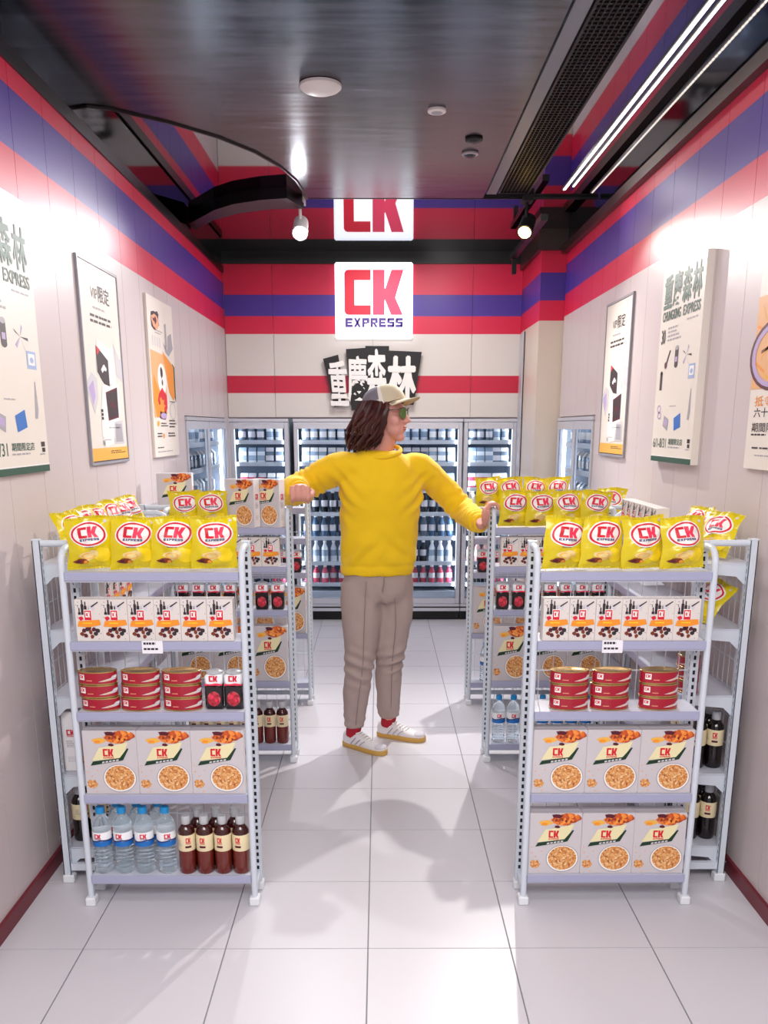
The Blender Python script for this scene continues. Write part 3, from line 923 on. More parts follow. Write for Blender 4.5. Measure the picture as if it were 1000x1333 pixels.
D = .44
fridge('first upright glass door fridge from the left along the back wall', (-.945, YB - .02, 0), 0, .465, D, 1, 'the first back fridge from left', 1, n_per=5)
fridge('second upright glass door fridge from the left along the back wall', (-.345, YB - .02, 0), 0, .665, D, 1, 'the second back fridge from left', 3, n_per=8)
fridge('third upright glass door fridge from the left along the back wall', (.325, YB - .02, 0), 0, .665, D, 1, 'the third back fridge from left', 2, n_per=8)
fridge('fourth upright glass door fridge from the left beside the pillar', (.873, YB - .02, 0), 0, .42, D, 1, 'the back fridge beside the pillar', 4, n_per=5)
fridge('double door fridge set into the left wall near the back corner', (XL + .012, (NL[0] + NL[1]) / 2, 0), R(90), NL[1] - NL[0] - .01, .34, 2, 'the left wall fridge', 5, n_per=10, full=False)
fridge('double door fridge set into the right wall before the pillar', (XR - .012, (NR[0] + NR[1]) / 2, 0), R(-90), NR[1] - NR[0] - .01, .34, 2, 'the right wall fridge', 6, n_per=8, full=False)

# ================================================================== RACKS
RH = 1.2


def post_mesh(side_slots=True):
    mb = MB(); s = .013
    mb.box(-s + .002, -s + .002, .02, s - .002, s - .002, RH - .004, 'rack_slot')
    # ladder faces towards -y and both x sides
    n = 46; p = (RH - .06) / n
    for ax in ('y', 'x-', 'x+', 'y+'):
        def bx(a0, a1, z0, z1):
            if ax == 'y': mb.box(a0, -s, z0, a1, -s + .003, z1, 'rack_white')
            elif ax == 'y+': mb.box(a0, s - .003, z0, a1, s, z1, 'rack_white')
            elif ax == 'x-': mb.box(-s, a0, z0, -s + .003, a1, z1, 'rack_white')
            else: mb.box(s - .003, a0, z0, s, a1, z1, 'rack_white')
        bx(-s, -.0042, .015, RH); bx(.0042, s, .015, RH)
        if ax == 'y+' or (ax != 'y' and not side_slots):
            bx(-.0042, .0042, .015, RH); continue
        for i in range(n):
            z = .04 + i * p; bx(-.0042, .0042, z, z + p * .42)
        bx(-.0042, .0042, .015, .045); bx(-.0042, .0042, RH - .03, RH)
    mb.box(-s - .001, -s - .001, RH, s + .001, s + .001, RH + .004, 'rack_white')
    return mb.mesh('rear_post')


POSTM = post_mesh(); POSTP = post_mesh(False)
RMESH = {}


def rack(label, loc, rz, W, Dp, levels, closed=True):
    t = thing('shelf_rack', label, 'shelf rack', loc, (0, 0, rz), 'white metal shop racks')
    a = W / 2
    key = (round(W, 3), round(Dp, 3))
    if key not in RMESH:
        d = {}
        mb = MB(); rr = .045; yb = Dp - .026
        pts = [(0, .011, .03), (0, .011, RH - rr - .01)] + [(0, .011 + rr * (1 - math.cos(q * PI / 8)), RH - rr - .01 + rr * math.sin(q * PI / 8)) for q in range(1, 5)] + [(0, yb, RH - .01)]
        mb.tube(pts, .0105, 'rack_white', 10); d['tube'] = mb.mesh('front_tube', True)
        mb = MB(); mb.box(-.017, -.008, 0, .017, .032, .03, 'pad_white', .004); d['pad'] = mb.mesh('foot_pad')
        mb = MB(); mb.box(-.009, .022, .045, .009, Dp - .027, .07, 'rack_white'); d['bar'] = mb.mesh('foot_bar')
        mb = MB()
        mb.box(-a + .014, .004, -.004, a - .014, Dp - .004, 0, 'shelf_sheet'); mb.box(-a + .014, .0045, -.03, a - .014, .0065, -.004, 'shelf_sheet'); mb.box(-a + .014, Dp - .006, -.03, a - .014, Dp - .004, -.004, 'shelf_sheet')
        d['shelf'] = mb.mesh('shelf')
        mb = MB(); mb.box(-a + .014, -.002, -.025, a - .014, .004, .002, 'rail_lavender', .0012); d['rail'] = mb.mesh('price_rail')
        mb = MB(); mb.prism([(.018, 0), (Dp - .004, 0), (Dp - .004, -.062), (Dp - .03, -.062), (Dp - .055, -.038), (.018, -.026)], lambda x, y, h: (h, x, y), .003, 'rack_white')
        mb.tube([(-.002, Dp - .018, -.045), (.006, Dp - .018, -.045)], .006, 'rack_slot', 8)
        d['bracket'] = mb.mesh('bracket')
        mb = MB(); mb.box(-a + .012, Dp - .024, .03, a - .012, Dp - .008, .055, 'rack_white'); d['rear_bar'] = mb.mesh('rear_bar')
        mb = MB(); n = int(W / .045)
        for i in range(1, n): x = -a + W * i / n; mb.box(x - .0012, Dp + .0, .02, x + .0012, Dp + .0024, RH - .01, 'rack_white')
        for i in range(12): z = .07 + i * (RH - .09) / 11; mb.box(-a, Dp + .0024, z - .0015, a, Dp + .0052, z + .0015, 'rack_white')
        d['grid'] = mb.mesh('wire_grid')
        RMESH[key] = d
    d = RMESH[key]
    for sx in (-1, 1):
        link('front_tube', d['tube'], t, (sx * (a - .004), 0, 0))
        link('rear_post', POSTM if closed else POSTP, t, (sx * (a - .004), Dp - .014, 0))
        link('foot_pad', d['pad'], t, (sx * (a - .004), 0, 0)); link('foot_pad', d['pad'], t, (sx * (a - .004), Dp - .027, 0))
        link('foot_bar', d['bar'], t, (sx * (a - .004), 0, 0))
    link('rear_bar', d['rear_bar'], t)
    for z in levels:
        s = link('shelf', d['shelf'], t, (0, 0, z))
        link('price_rail', d['rail'], s)
        link('bracket', d['bracket'], s, (-a + .010, 0, -.004)); link('bracket', d['bracket'], s, (a - .013, 0, -.004))
    tag(link('wire_grid', d['grid'], t), kind='stuff')
    return t


LV1 = [.107, .395, .676, .905, 1.122]
LV2 = [.088, .40, .738, .938, 1.112]
LV3 = [.13, .42, .765, .955, 1.122]
DP = .135
Y1, Y2, Y3 = 2.70, 4.02, 4.93
XC = {('L', 1): (-.693, .555), ('R', 1): (.752, .55), ('L', 2): (-.685, .555), ('R', 2): (.783, .55), ('L', 3): (-.672, .555), ('R', 3): (.783, .55)}
r1L = rack('front left white rack nearest the camera on the left', (XC['L', 1][0], Y1, 0), 0, .555, DP, LV1)
r1R = rack('front right white rack nearest the camera on the right', (XC['R', 1][0], Y1, 0), 0, .55, DP, LV1)
r2L = rack('middle left white rack under the person\'s fist', (XC['L', 2][0], Y2, 0), 0, .555, DP, LV2)
r2R = rack('middle right white rack whose post the person grips', (XC['R', 2][0], Y2, 0), 0, .55, DP, LV2)
r3L = rack('back left white rack nearest the fridges on the left', (XC['L', 3][0], Y3, 0), 0, .555, DP, LV3)
r3R = rack('back right white rack nearest the fridges on the right', (XC['R', 3][0], Y3, 0), 0, .55, DP, LV3)
# price labels on the front racks
for (r_, px) in ((r1L, -.01), (r1R, -.03)):
    for ch in r_.children:
        if ch.name.startswith('shelf') and abs(ch.location.z - .905) < .01:
            mb = MB(); mb.box(px - .032, -.0045, -.034, px + .032, -.0021, .006, 'price_paper'); ob = mb.build('price_label', ch)
            a = Art(); a.lines(.08, .5, .84, .4, 1, 'p_dark', 1, 3); a.lines(.08, .1, .84, .35, 1, 'p_dark', 1, 5)
            mb = MB(); a.to(mb, lambda u, v, h: (px - .032 + u * .064, -.0047 - h, -.034 + v * .04)); mb.build('label_print', ch)
SD = .20
sL = rack('side rack along the left wall behind the front left rack', (-1.108 + SD, Y1 + DP + .015 + .55, 0), R(90), 1.06, SD, [.125, .395, .676, .905, 1.122], False)
sR = rack('side rack along the right wall behind the front right rack', (1.212 - SD, Y1 + DP + .015 + .55, 0), R(-90), 1.06, SD, [.125, .395, .676, .905, 1.122], False)
sL.location.y = sR.location.y = Y1 + DP + .030 + .53

s2L = rack('side rack along the left wall behind the middle left rack', (-1.108 + SD, Y2 + DP + .032 + .36, 0), R(90), .72, SD, [.125, .395, .676, .905, 1.112], False)
s2R = rack('side rack along the right wall behind the middle right rack', (1.212 - SD, Y2 + DP + .032 + .36, 0), R(-90), .72, SD, [.125, .395, .676, .905, 1.112], False)

# ================================================================== PRODUCTS
GARAGE = (0, -40, 0)
PROTO = []


# ---- chip bag
def bag_fn(seed, W=.146, Hh=.158, T=.064):
    r = random.Random(seed)
    o1, o2, o3 = r.uniform(0, 9), r.uniform(0, 9), r.uniform(0, 9); lean = r.uniform(-.016, .016); sk = r.uniform(-.10, .10)

    def f(u, v, side):
        """u, v in 0..1; side -1 front, +1 back"""
        pinch = 1 - .07 * math.sin(PI * min(1, max(0, v)))
        x = (u - .5) * W * pinch
        x += lean * v + .003 * math.sin(v * 9 + o1)
        a = max(0, math.sin(PI * u)) ** .9
        vv = min(1, max(0, (v - .05) / .88)); b = max(0, math.sin(PI * vv)) ** .55 * (1.12 - .35 * v)
        t = T * .5 * a * b
        nz = noise.noise(Vector((u * 4 + o1, v * 4 + o2, o3 + side)))
        t *= 1 + .30 * nz
        edge = math.exp(-((v - .95) / .13) ** 2) + .8 * math.exp(-((v - .03) / .1) ** 2)
        y = side * t + .0034 * math.sin(u * 30 + o2) * edge * a + .0022 * math.sin(u * 17 + v * 13 + o3) * a + .0022 * math.sin(u * 8 - v * 23 + o1) * a
        y += .006 * math.sin(u * 5 + o3) * math.exp(-((v - 1) / .12) ** 2)
        z = v * Hh + sk * x * v + .003 * math.sin(u * 6 + o1) * v
        return x, y, z
    return f


def art_bag():
    a = Art(); cx, cy = .5, .66
    a.ell(cx, cy, .40, .245, 'p_white', 1, 28); a.ring(cx, cy, .370, .222, .042, .030, 'p_red', 2, 32)
    a.ck(cx - .215, cy - .125, .43, .262, 2)
    a.lines(.36, .395, .3, .025, 1, 'p_navy', 1, 4)
    a.ell(.86, .90, .035, .03, 'p_lgrey', 1, 10)
    a.blob(.46, .25, .22, .10, 'p_chip', 2, 12, .3, 3); a.ring(.45, .25, .15, .06, .04, .018, 'p_gold_band', 3, 16); a.blob(.56, .3, .13, .06, 'p_chip', 3, 12, .3, 6)
    a.blob(.30, .16, .19, .075, 'p_brown', 3, 12, .4, 5); a.blob(.24, .15, .07, .035, 'p_maroon', 4, 10, .3, 9); a.blob(.4, .14, .06, .03, 'p_orange', 4, 10, .3, 2)
    a.blob(.74, .26, .20, .15, 'p_yellow', 2, 14, .15, 8)
    return a


ABAG = art_bag()


def make_bag(seed):
    f = bag_fn(seed)
    t = thing('chip_bag', 'x', 'chip bag', GARAGE)
    nu, nv = 18, 20
    mb = MB(); o = len(mb.v)
    for side in (-1, 1):
        for j in range(nv + 1):
            v = .035 + .925 * j / nv
            for i in range(nu + 1):
                mb.v.append(f(i / nu, v, side))
    S = (nu + 1) * (nv + 1)
    for sd in (0, 1):
        for j in range(nv):
            for i in range(nu):
                q = sd * S + j * (nu + 1) + i
                mb.face((q, q + 1, q + nu + 2, q + nu + 1) if sd == 0 else (q + 1, q, q + nu + 1, q + nu + 2), 'bag_yellow')
    for j in range(nv):
        for i in (0, nu):
            q = j * (nu + 1) + i; mb.face((q, q + nu + 1, S + q + nu + 1, S + q), 'bag_yellow')
    mb.build('bag', t, True)
    for nm, va, vb in (('bottom_seal', 0, .036), ('top_seal', .959, 1.0)):
        mb = MB()
        rings = []
        n = 36
        for i in range(n + 1):
            u = i / n; zig = .0008 * (1 if i % 2 else -1)
            P = [f(u, va, -1), f(u, vb, -1)]
            P2 = [f(u, vb, 1), f(u, va, 1)]
            ring = [(p[0], p[1] - .0006 + zig, p[2] + (zig * 2 if (nm == 'top_seal' and k_ == 1) else 0)) for k_, p in enumerate(P)] + [(p[0], p[1] + .0006 + zig, p[2]) for p in P2]
            rings.append(ring)
        mb.loft(rings, 'bag_seal'); mb.build(nm, t)
    def fn(u, v, h):
        x, y, z = f(u, v, -1); return (x, y - h - .0004, z)
    art_obj(ABAG, 'front_print', fn, t, maxe=.05, step=.0008, label='oval red CK logo and chips printed on the front')
    PROTO.append(t)
    return t


BAGS = [make_bag(s) for s in (3, 11, 24, 37)]


# ---- boxes
def make_box(name, cat, W, Dp, Hh, art, paper, side_art=None, side_paper=None):
    t = thing(name, 'x', cat, GARAGE)
    mb = MB(); b = .0012
    mb.box(-W / 2, 0, 0, W / 2, Dp, Hh, paper, b); mb.build('carton', t)
    if side_paper:
        for sx, nm in ((-1, 'side_panel'), (1, 'side_panel')):
            mb = MB(); x0 = sx * W / 2; mb.box(min(x0, x0 + sx * .0006), .003, .003, max(x0, x0 + sx * .0006), Dp - .003, Hh - .003, side_paper)
            sp = mb.build(nm, t)
            if side_art:
                art_obj(side_art, 'side_print', lambda u, v, h, sx=sx: (sx * (W / 2 + .001 + h), .003 + (Dp - .006) * (u if sx > 0 else 1 - u), v * Hh), sp)
    mb = MB(); mb.box(-W / 2 + .004, Dp * .45, Hh, W / 2 - .004, Dp * .9, Hh + .0007, paper); mb.build('top_flap', t)
    art_obj(art, 'front_print', lambda u, v, h: ((u - .5) * W, -.0004 - h, v * Hh), t)
    PROTO.append(t)
    return t


def art_coffee():
    a = Art()
    a.specks(16, 'p_dark', 1, 40, r0=.008, r1=.03, asp=.65); a.specks(8, 'p_orange', 1, 70, r0=.008, r1=.02, asp=.65)
    for x, h in ((.12, .80), (.24, .99), (.36, .95), (.48, .84)):
        a.rect(x, .64, x + .105, h - .10, 'p_dark', 2); a.rect(x + .028, h - .12, x + .075, h, 'p_dark', 2)
    a.poly([(.5, .86), (.78, .90), (.74, .74), (.52, .72)], 'p_lgrey', 2); a.poly([(.62, .84), (.9, .95), (.92, .93), (.65, .81)], 'p_dark', 3)
    a.rect(.34, .50, .64, .76, 'p_white', 3); a.rect(.36, .51, .62, .74, 'p_red', 4); a.ck(.40, .54, .18, .17, 5, 'p_white', 'p_white', None)
    a.poly([(.06, .36), (.12, .49), (.92, .52), (.97, .40), (.5, .34)], 'p_orange', 4); a.lines(.28, .395, .5, .06, 1, 'p_yellow', 5, 4)
    a.blob(.22, .55, .1, .06, 'p_red', 2, seed=3)
    for i, (x, y) in enumerate([(.3, .26), (.42, .29), (.55, .22), (.68, .29), (.74, .18), (.6, .12), (.36, .14), (.82, .26), (.22, .18), (.5, .32)]):
        a.blob(x, y, .095, .06, ['p_maroon', 'p_dark', 'p_brown'][i % 3], 3, 9, .3, i)
    return a


def art_granola():
    a = Art()
    P = lambda pts: [((x - 40) / 830, 1 - (y - 110) / 1070) for x, y in pts]
    E_ = lambda x, y, rx, ry: ((x - 40) / 830, 1 - (y - 110) / 1070, rx / 830, ry / 1070)
    a.blob(*E_(610, 215, 270, 115), 'p_roast', 1, 18, .3, 4); a.blob(*E_(480, 160, 120, 45), 'p_maroon', 2, 10, .5, 6); a.blob(*E_(740, 170, 130, 50), 'p_roast', 2, 11, .5, 9)
    a.blob(*E_(300, 275, 120, 60), 'p_gold_band', 1, 12, .35, 3); a.blob(*E_(270, 290, 70, 35), 'p_orange', 2, 10, .4, 5)
    a.poly(P([(165, 612), (290, 390), (420, 372), (745, 300), (640, 562)]), 'p_cream', 3)
    a.blob(*E_(480, 345, 70, 28), 'p_maroon', 4, 9, .4, 2)
    x, y, w_, h_ = (345 - 40) / 830, 1 - (550 - 110) / 1070, 165 / 830, 140 / 1070
    a.ck(x, y - .02, w_, h_ + .02, 4, 'p_red', 'p_red', 'p_red')
    a.poly(P([(140, 692), (180, 622), (600, 562), (725, 400), (748, 408), (650, 600), (600, 612)]), 'p_green', 4)
    for i in range(5): xx = 320 + i * 55; a.poly(P([(xx, 652 - i * 9), (xx + 40, 645 - i * 9), (xx + 42, 618 - i * 9), (xx + 4, 625 - i * 9)]), 'p_lgrey', 5)
    a.ell(*E_(580, 905, 262, 240), 'p_white', 2, 32); a.ring(*E_(580, 905, 262, 240), .016, .012, 'p_grey', 3, 32); a.ell(*E_(580, 900, 228, 208), 'p_nuts', 4, 30)
    a.blob(*E_(145, 1005, 95, 85), 'p_nuts', 2, 12, .3, 8)
    for i, (x, y) in enumerate([(150, 870), (235, 775), (80, 700), (200, 1130), (90, 800)]): a.blob(*E_(x, y, 14, 14), 'p_peach', 2, 6, .3, i)
    return a


def art_side():
    a = Art(); a.ck(.25, .58, .5, .12, 1, 'p_red', 'p_red', 'p_red'); a.lines(.2, .40, .6, .12, 6, 'p_grey', 1, 3); a.lines(.2, .15, .6, .1, 4, 'p_lgrey', 1, 5)
    return a


COFFEE = make_box('coffee_box', 'box', .0806, .05, .132, art_coffee(), 'coffee_paper')
AGR = art_granola()
GRANOLA = make_box('granola_box', 'box', .1715, .06, .217, AGR, 'granola_paper', art_side(), 'granola_side')
GRAN2 = make_box('granola_box', 'box', .150, .05, .212, AGR, 'granola_paper', art_side(), 'granola_side')
GRAN3 = make_box('granola_box', 'box', .1705, .06, .262, AGR, 'granola_paper', art_side(), 'granola_side')


# ---- fish tin
def make_tin():
    t = thing('fish_tin', 'x', 'tin', GARAGE)
    rx, ry, h = .0615, .034, .0425
    mb = MB(); mb.lathe([(1, .003), (1, h - .003)], 'tin_red', 28, 0, ry, rx, ry); mb.build('body', t, True)
    mb = MB()
    mb.lathe([(.96, 0), (1.015, .001), (1.015, .004), (1, .0045)], 'tin_gold', 28, 0, ry, rx, ry); mb.build('bottom_rim', t, True)
    mb = MB(); mb.lathe([(1, h - .0045), (1.015, h - .004), (1.015, h - .0005), (.985, h), (.97, h - .0008), (.6, h - .0008), (.58, h - .0012)], 'tin_gold', 28, 0, ry, rx, ry); mb.build('lid', t, True)
    a = Art()
    a.rect(.20, .34, .32, .86, 'p_white', 1); a.ck(.215, .42, .09, .36, 2, 'p_red', 'p_red', None); a.lines(.36, .20, .14, .16, 1, 'p_peach', 1, 4)
    a.poly([(.55, .2), (.66, .2), (.9, .35), (.96, .62), (.93, .78), (.82, .68), (.78, .5), (.64, .34)], 'p_lgrey', 1); a.poly([(.84, .6), (.93, .72), (.96, .62), (.9, .5)], 'p_white', 2); a.poly([(.6, .22), (.72, .27), (.8, .38), (.66, .3)], 'p_gold_band', 2)
    def fn(u, v, hh):
        an = -PI + PI * u; return ((rx + .0004 + hh) * math.cos(an), ry + (ry + .0004 + hh) * math.sin(an), .004 + v * (h - .008))
    art_obj(a, 'label_print', fn, t, maxe=.06)
    PROTO.append(t); return t


TIN = make_tin()


# ---- cherry jar: black lower sleeve, white label band, clear lid
def make_jar():
    t = thing('cherry_jar', 'x', 'jar', GARAGE)
    W, Dp, h = .058, .055, .122
    mb = MB(); mb.box(-W / 2, 0, 0, W / 2, Dp, h * .66, 'jar_black', .006); mb.build('body', t, True)
    mb = MB(); mb.box(-W / 2 + .001, .001, h * .66, W / 2 - .001, Dp - .001, h * .94, 'label_white', .005); mb.build('neck_label', t, True)
    mb = MB(); mb.lathe([(.026, h * .94), (.027, h * .95), (.027, h), (.02, h + .003)], 'cap_clear', 18, 0, Dp / 2); mb.build('lid', t, True)
    a = Art(); a.ell(.5, .30, .36, .2, 'p_cherry', 1, 16); a.blob(.4, .36, .12, .07, 'p_pink', 2, 8, .3, 3); a.blob(.62, .26, .1, .06, 'p_pink', 2, 8, .3, 5)
    a.ck(.26, .72, .48, .2, 1, 'p_red', 'p_red', None); a.poly([(.02, .66), (.98, .66), (.98, .7), (.6, .72), (.3, .69), (.02, .71)], 'p_pink', 1)
    art_obj(a, 'front_print', lambda u, v, hh: ((u - .5) * W, -.0004 - hh, v * h), t)
    PROTO.append(t); return t


JAR = make_jar()


# ---- bottles
def cyl_art(art, name, parent, rad, z0, z1, span=PI * 1.1, maxe=.12):
    def fn(u, v, hh):
        an = -PI / 2 + (u - .5) * span; return ((rad + hh) * math.cos(an), (rad + hh) * math.sin(an), z0 + v * (z1 - z0))
    art_obj(art, name, fn, parent, maxe=maxe)


def make_water():
    t = thing('water_bottle', 'x', 'bottle', GARAGE)
    mb = MB()
    pr = [(.026, 0), (.031, .006)]
    for i in range(6): pr += [(.031, .016 + i * .013), (.0276, .0225 + i * .013)]
    pr += [(.031, .098), (.0305, .150), (.031, .158), (.028, .178), (.018, .198), (.0125, .206), (.0125, .214)]
    mb.lathe(pr, 'glass_water', 18); mb.build('bottle', t, True)
    mb = MB(); mb.lathe([(.0142, .209), (.0148, .211), (.0148, .228), (.012, .231)], 'cap_blue', 16); mb.build('cap', t, True)
    mb = MB(); mb.lathe([(.0313, .099), (.0316, .1), (.0316, .118), (.0316, .148), (.0313, .149)], 'label_white', 20, ks=['label_blue', 'label_blue', 'label_white', 'label_white']); mb.build('label', t, True)
    a = Art(); a.ck(.40, .5, .2, .42, 1, 'p_red', 'p_red', 'p_navy'); a.poly([(0, .36), (.3, .28), (.6, .4), (1, .3), (1, .42), (.6, .5), (.3, .38), (0, .46)], 'p_navy', 1)
    cyl_art(a, 'label_print', t, .0319, .1, .148)
    PROTO.append(t); return t


def make_brown(dark=False):
    t = thing('sauce_bottle', 'x', 'bottle', GARAGE)
    mb = MB(); mb.lathe([(.025, 0), (.0285, .005), (.0285, .084), (.0285, .142), (.026, .154), (.016, .168), (.0125, .172), (.0125, .178)], 'cola_brown', 18, ks=['cola_shaded'] * 7 if dark else ['cola_backlit', 'cola_backlit', 'cola_brown', 'cola_brown', 'cola_brown', 'cola_brown', 'cola_brown']); mb.build('bottle', t, True)
    mb = MB(); mb.lathe([(.0145, .173), (.0155, .175), (.0155, .199), (.0138, .202)], 'cap_clear', 14); mb.build('cap', t, True)
    mb = MB(); mb.lathe([(.0287, .083), (.029, .084), (.029, .139), (.0287, .140)], 'label_cream', 20); mb.build('label', t, True)
    a = Art(); a.ck(.42, .45, .16, .42, 1, 'p_red', 'p_red', 'p_red'); a.rect(.4, .2, .6, .34, 'p_maroon', 1); a.lines(.12, .3, .18, .4, 4, 'p_grey', 1, 3)
    cyl_art(a, 'label_print', t, .0293, .085, .138)
    PROTO.append(t); return t


WATER, BROWN, BROWN_SHADED = make_water(), make_brown(), make_brown(True)
used = set()


def put(proto, loc, rot, label, group):
    return dup(proto, loc, rot, label, group)


def front_row(protos, n, side, lvl, row, x0, x1, dy, noun, shelf_name, rack_name, group, jitter=0.0, lean=0.0, yaw=0.0, skip=(), zoff=.0008, rowword='', rev=False):
    """n things evenly over x0..x1 on a shelf facing the camera"""
    cx, W = XC[side, row]
    Y = {1: Y1, 2: Y2, 3: Y3}[row]; z = {1: LV1, 2: LV2, 3: LV3}[row][lvl]
    out = []
    for i in range(n):
        if i in skip: continue
        x = x0 + (x1 - x0) * (i + .5) / n
        p = protos[(i + row + (side == 'R')) % len(protos)]
        o = put(p, (x + rnd.uniform(-jitter, jitter) * .3, Y + dy + rnd.uniform(0, jitter) * .15, z + zoff), (lean * rnd.uniform(.9, 1.1), rnd.uniform(-jitter, jitter) * 2.0, yaw + rnd.uniform(-jitter, jitter) * 1.6),
                '%s %s from left, %s shelf of the %s' % (ORD[i], noun, shelf_name, rack_name), group + ' of the ' + rack_name)
        out.append(o)
    return out


NAMES = {('L', 1): 'front left rack', ('R', 1): 'front right rack', ('L', 2): 'middle left rack', ('R', 2): 'middle right rack', ('L', 3): 'back left rack', ('R', 3): 'back right rack'}

# -- row 1
for s in 'LR':
    nm = NAMES[s, 1]
    x0, x1 = XC[s, 1][0] - .262, XC[s, 1][0] + .262
    bx = front_row(BAGS, 4, s, 4, 1, x0 + .012, x1 - (.012 if s == 'L' else .022), .050, 'yellow chip bag', 'top', nm, 'chip bags', .022, -.10, .19 if s == 'L' else .17, zoff=.0055)
    front_row([COFFEE], 6, s, 3, 1, x0 + .016, x0 + .016 + .4866, .012, 'white coffee box', 'second', nm, 'coffee boxes', .001)
    zt = LV1[2]
    cx3 = [(-.895, -.762, -.630)] if s == 'L' else [(.605, .737, .892)]
    for ci, cx in enumerate(cx3[0]):
        for k in range(3):
            put(TIN, (cx + rnd.uniform(-.002, .002), Y1 + .014, zt + .0006 + k * .0430), (0, 0, rnd.uniform(-.05, .05)),
                '%s red fish tin of the %s stack on the %s' % (['lowest', 'middle', 'topmost'][k], ['left', 'centre', 'right'][ci], nm), 'red fish tins of the ' + nm)
    if s == 'L':
        for k, cx in enumerate((-.527, -.465)):
            put(JAR, (cx, Y1 + .03, zt + .0006), (0, 0, 0), '%s black cherry jar right of the red tins on the front left rack' % ['left', 'right'][k], 'cherry jars of the front left rack')
    front_row([GRANOLA], 3, s, 1, 1, x0 + .003, x1 - .003, .012, 'granola box', 'fourth', nm, 'granola boxes', .001)
front_row([GRANOLA], 3, 'R', 0, 1, XC['R', 1][0] - .259, XC['R', 1][0] + .259, .012, 'granola box', 'bottom', 'front right rack', 'granola boxes', .001)
for k, x in enumerate((-.925, -.855, -.785, -.712)):
    put(WATER, (x, Y1 + .045, LV1[0] + .0006), (0, 0, rnd.uniform(-.4, .4)), '%s front water bottle from left, bottom shelf of the front left rack' % ORD[k], 'water bottles of the front left rack')
for k, x in enumerate((-.888, -.82, -.75)):
    put(WATER, (x, Y1 + .101, LV1[0] + .0006), (0, 0, rnd.uniform(-.4, .4)), '%s rear water bottle from left, bottom shelf of the front left rack' % ORD[k], 'water bottles of the front left rack')
for k, x in enumerate((-.643, -.583, -.523, -.463)):
    put(BROWN, (x, Y1 + .040, LV1[0] + .0006), (0, 0, rnd.uniform(-.4, .4)), '%s front brown bottle from left, bottom shelf of the front left rack' % ORD[k], 'brown bottles of the front left rack')
for k, x in enumerate((-.615, -.553, -.49)):
    put(BROWN, (x, Y1 + .098, LV1[0] + .0006), (0, 0, rnd.uniform(-.4, .4)), '%s rear brown bottle from left, bottom shelf of the front left rack' % ORD[k], 'brown bottles of the front left rack')

# -- row 2 left
nm = NAMES['L', 2]; xc = XC['L', 2][0]
for k, x in enumerate((-.874, -.752)):
    put(BAGS[k], (x, Y2 + .044, LV2[4] + .0035), (-.06, 0, .17), '%s of two upright chip bags on top of the middle left rack' % ['left', 'right'][k], 'chip bags of the middle left rack')
put(GRAN2, (-.626, Y2 + .0385, LV2[4] + .0006), (0, 0, R(-26)), 'granola box right of two chip bags on top of the middle left rack', 'granola boxes on top of the middle left rack')
put(GRAN2, (-.514, Y2 + .0450, LV2[4] + .0006), (0, 0, R(-26)), 'granola box beside the fist on top of the middle left rack', 'granola boxes on top of the middle left rack')
front_row([COFFEE], 6, 'L', 3, 2, xc - .255, xc + .235, .012, 'white coffee box', 'second', nm, 'coffee boxes', .001)
front_row([JAR], 7, 'L', 2, 2, xc - .255, xc + .255, .02, 'black cherry jar', 'middle', nm, 'cherry jars', .001)
front_row([GRAN3], 3, 'L', 1, 2, xc - .259, xc + .259, .012, 'tall granola box', 'fourth', nm, 'granola boxes', .001)
front_row([BROWN], 8, 'L', 0, 2, xc - .226, xc + .25, .045, 'brown bottle', 'bottom', nm, 'brown bottles', .001)
# -- row 2 right
nm = NAMES['R', 2]; xc = XC['R', 2][0]
front_row(BAGS, 4, 'R', 4, 2, xc - .240, xc + .248, .048, 'yellow chip bag', 'top', nm, 'chip bags', .016, -.08, .19, zoff=.0045)
front_row([COFFEE], 6, 'R', 3, 2, xc - .235, xc + .25, .012, 'white coffee box', 'second', nm, 'coffee boxes', .001)
front_row([JAR], 7, 'R', 2, 2, xc - .255, xc + .255, .02, 'black cherry jar', 'middle', nm, 'cherry jars', .001)
front_row([GRAN3], 3, 'R', 1, 2, xc - .259, xc + .259, .012, 'tall granola box', 'fourth', nm, 'granola boxes', .001)
front_row([WATER], 7, 'R', 0, 2, xc - .25, xc + .235, .05, 'water bottle', 'bottom', nm, 'water bottles', .001)
# -- row 3
nm = NAMES['L', 3]; xc = XC['L', 3][0]
front_row([JAR], 6, 'L', 2, 3, xc - .25, xc + .25, .02, 'black cherry jar', 'middle', nm, 'cherry jars', .001)
front_row([GRAN3], 3, 'L', 1, 3, xc - .259, xc + .259, .012, 'tall granola box', 'fourth', nm, 'granola boxes', .001)
nm = NAMES['R', 3]; xc = XC['R', 3][0]
front_row(BAGS, 4, 'R', 4, 3, xc - .25, xc + .25, .05, 'yellow chip bag', 'top', nm, 'chip bags', .016, -.06, .19, zoff=.0045)
front_row([JAR], 6, 'R', 2, 3, xc - .25, xc + .25, .02, 'black cherry jar', 'middle', nm, 'cherry jars', .001)
front_row([GRAN3], 3, 'R', 1, 3, xc - .259, xc + .259, .012, 'tall granola box', 'fourth', nm, 'granola boxes', .001)
front_row([WATER], 5, 'R', 0, 3, xc - .22, xc + .23, .05, 'water bottle', 'bottom', nm, 'water bottles', .001)

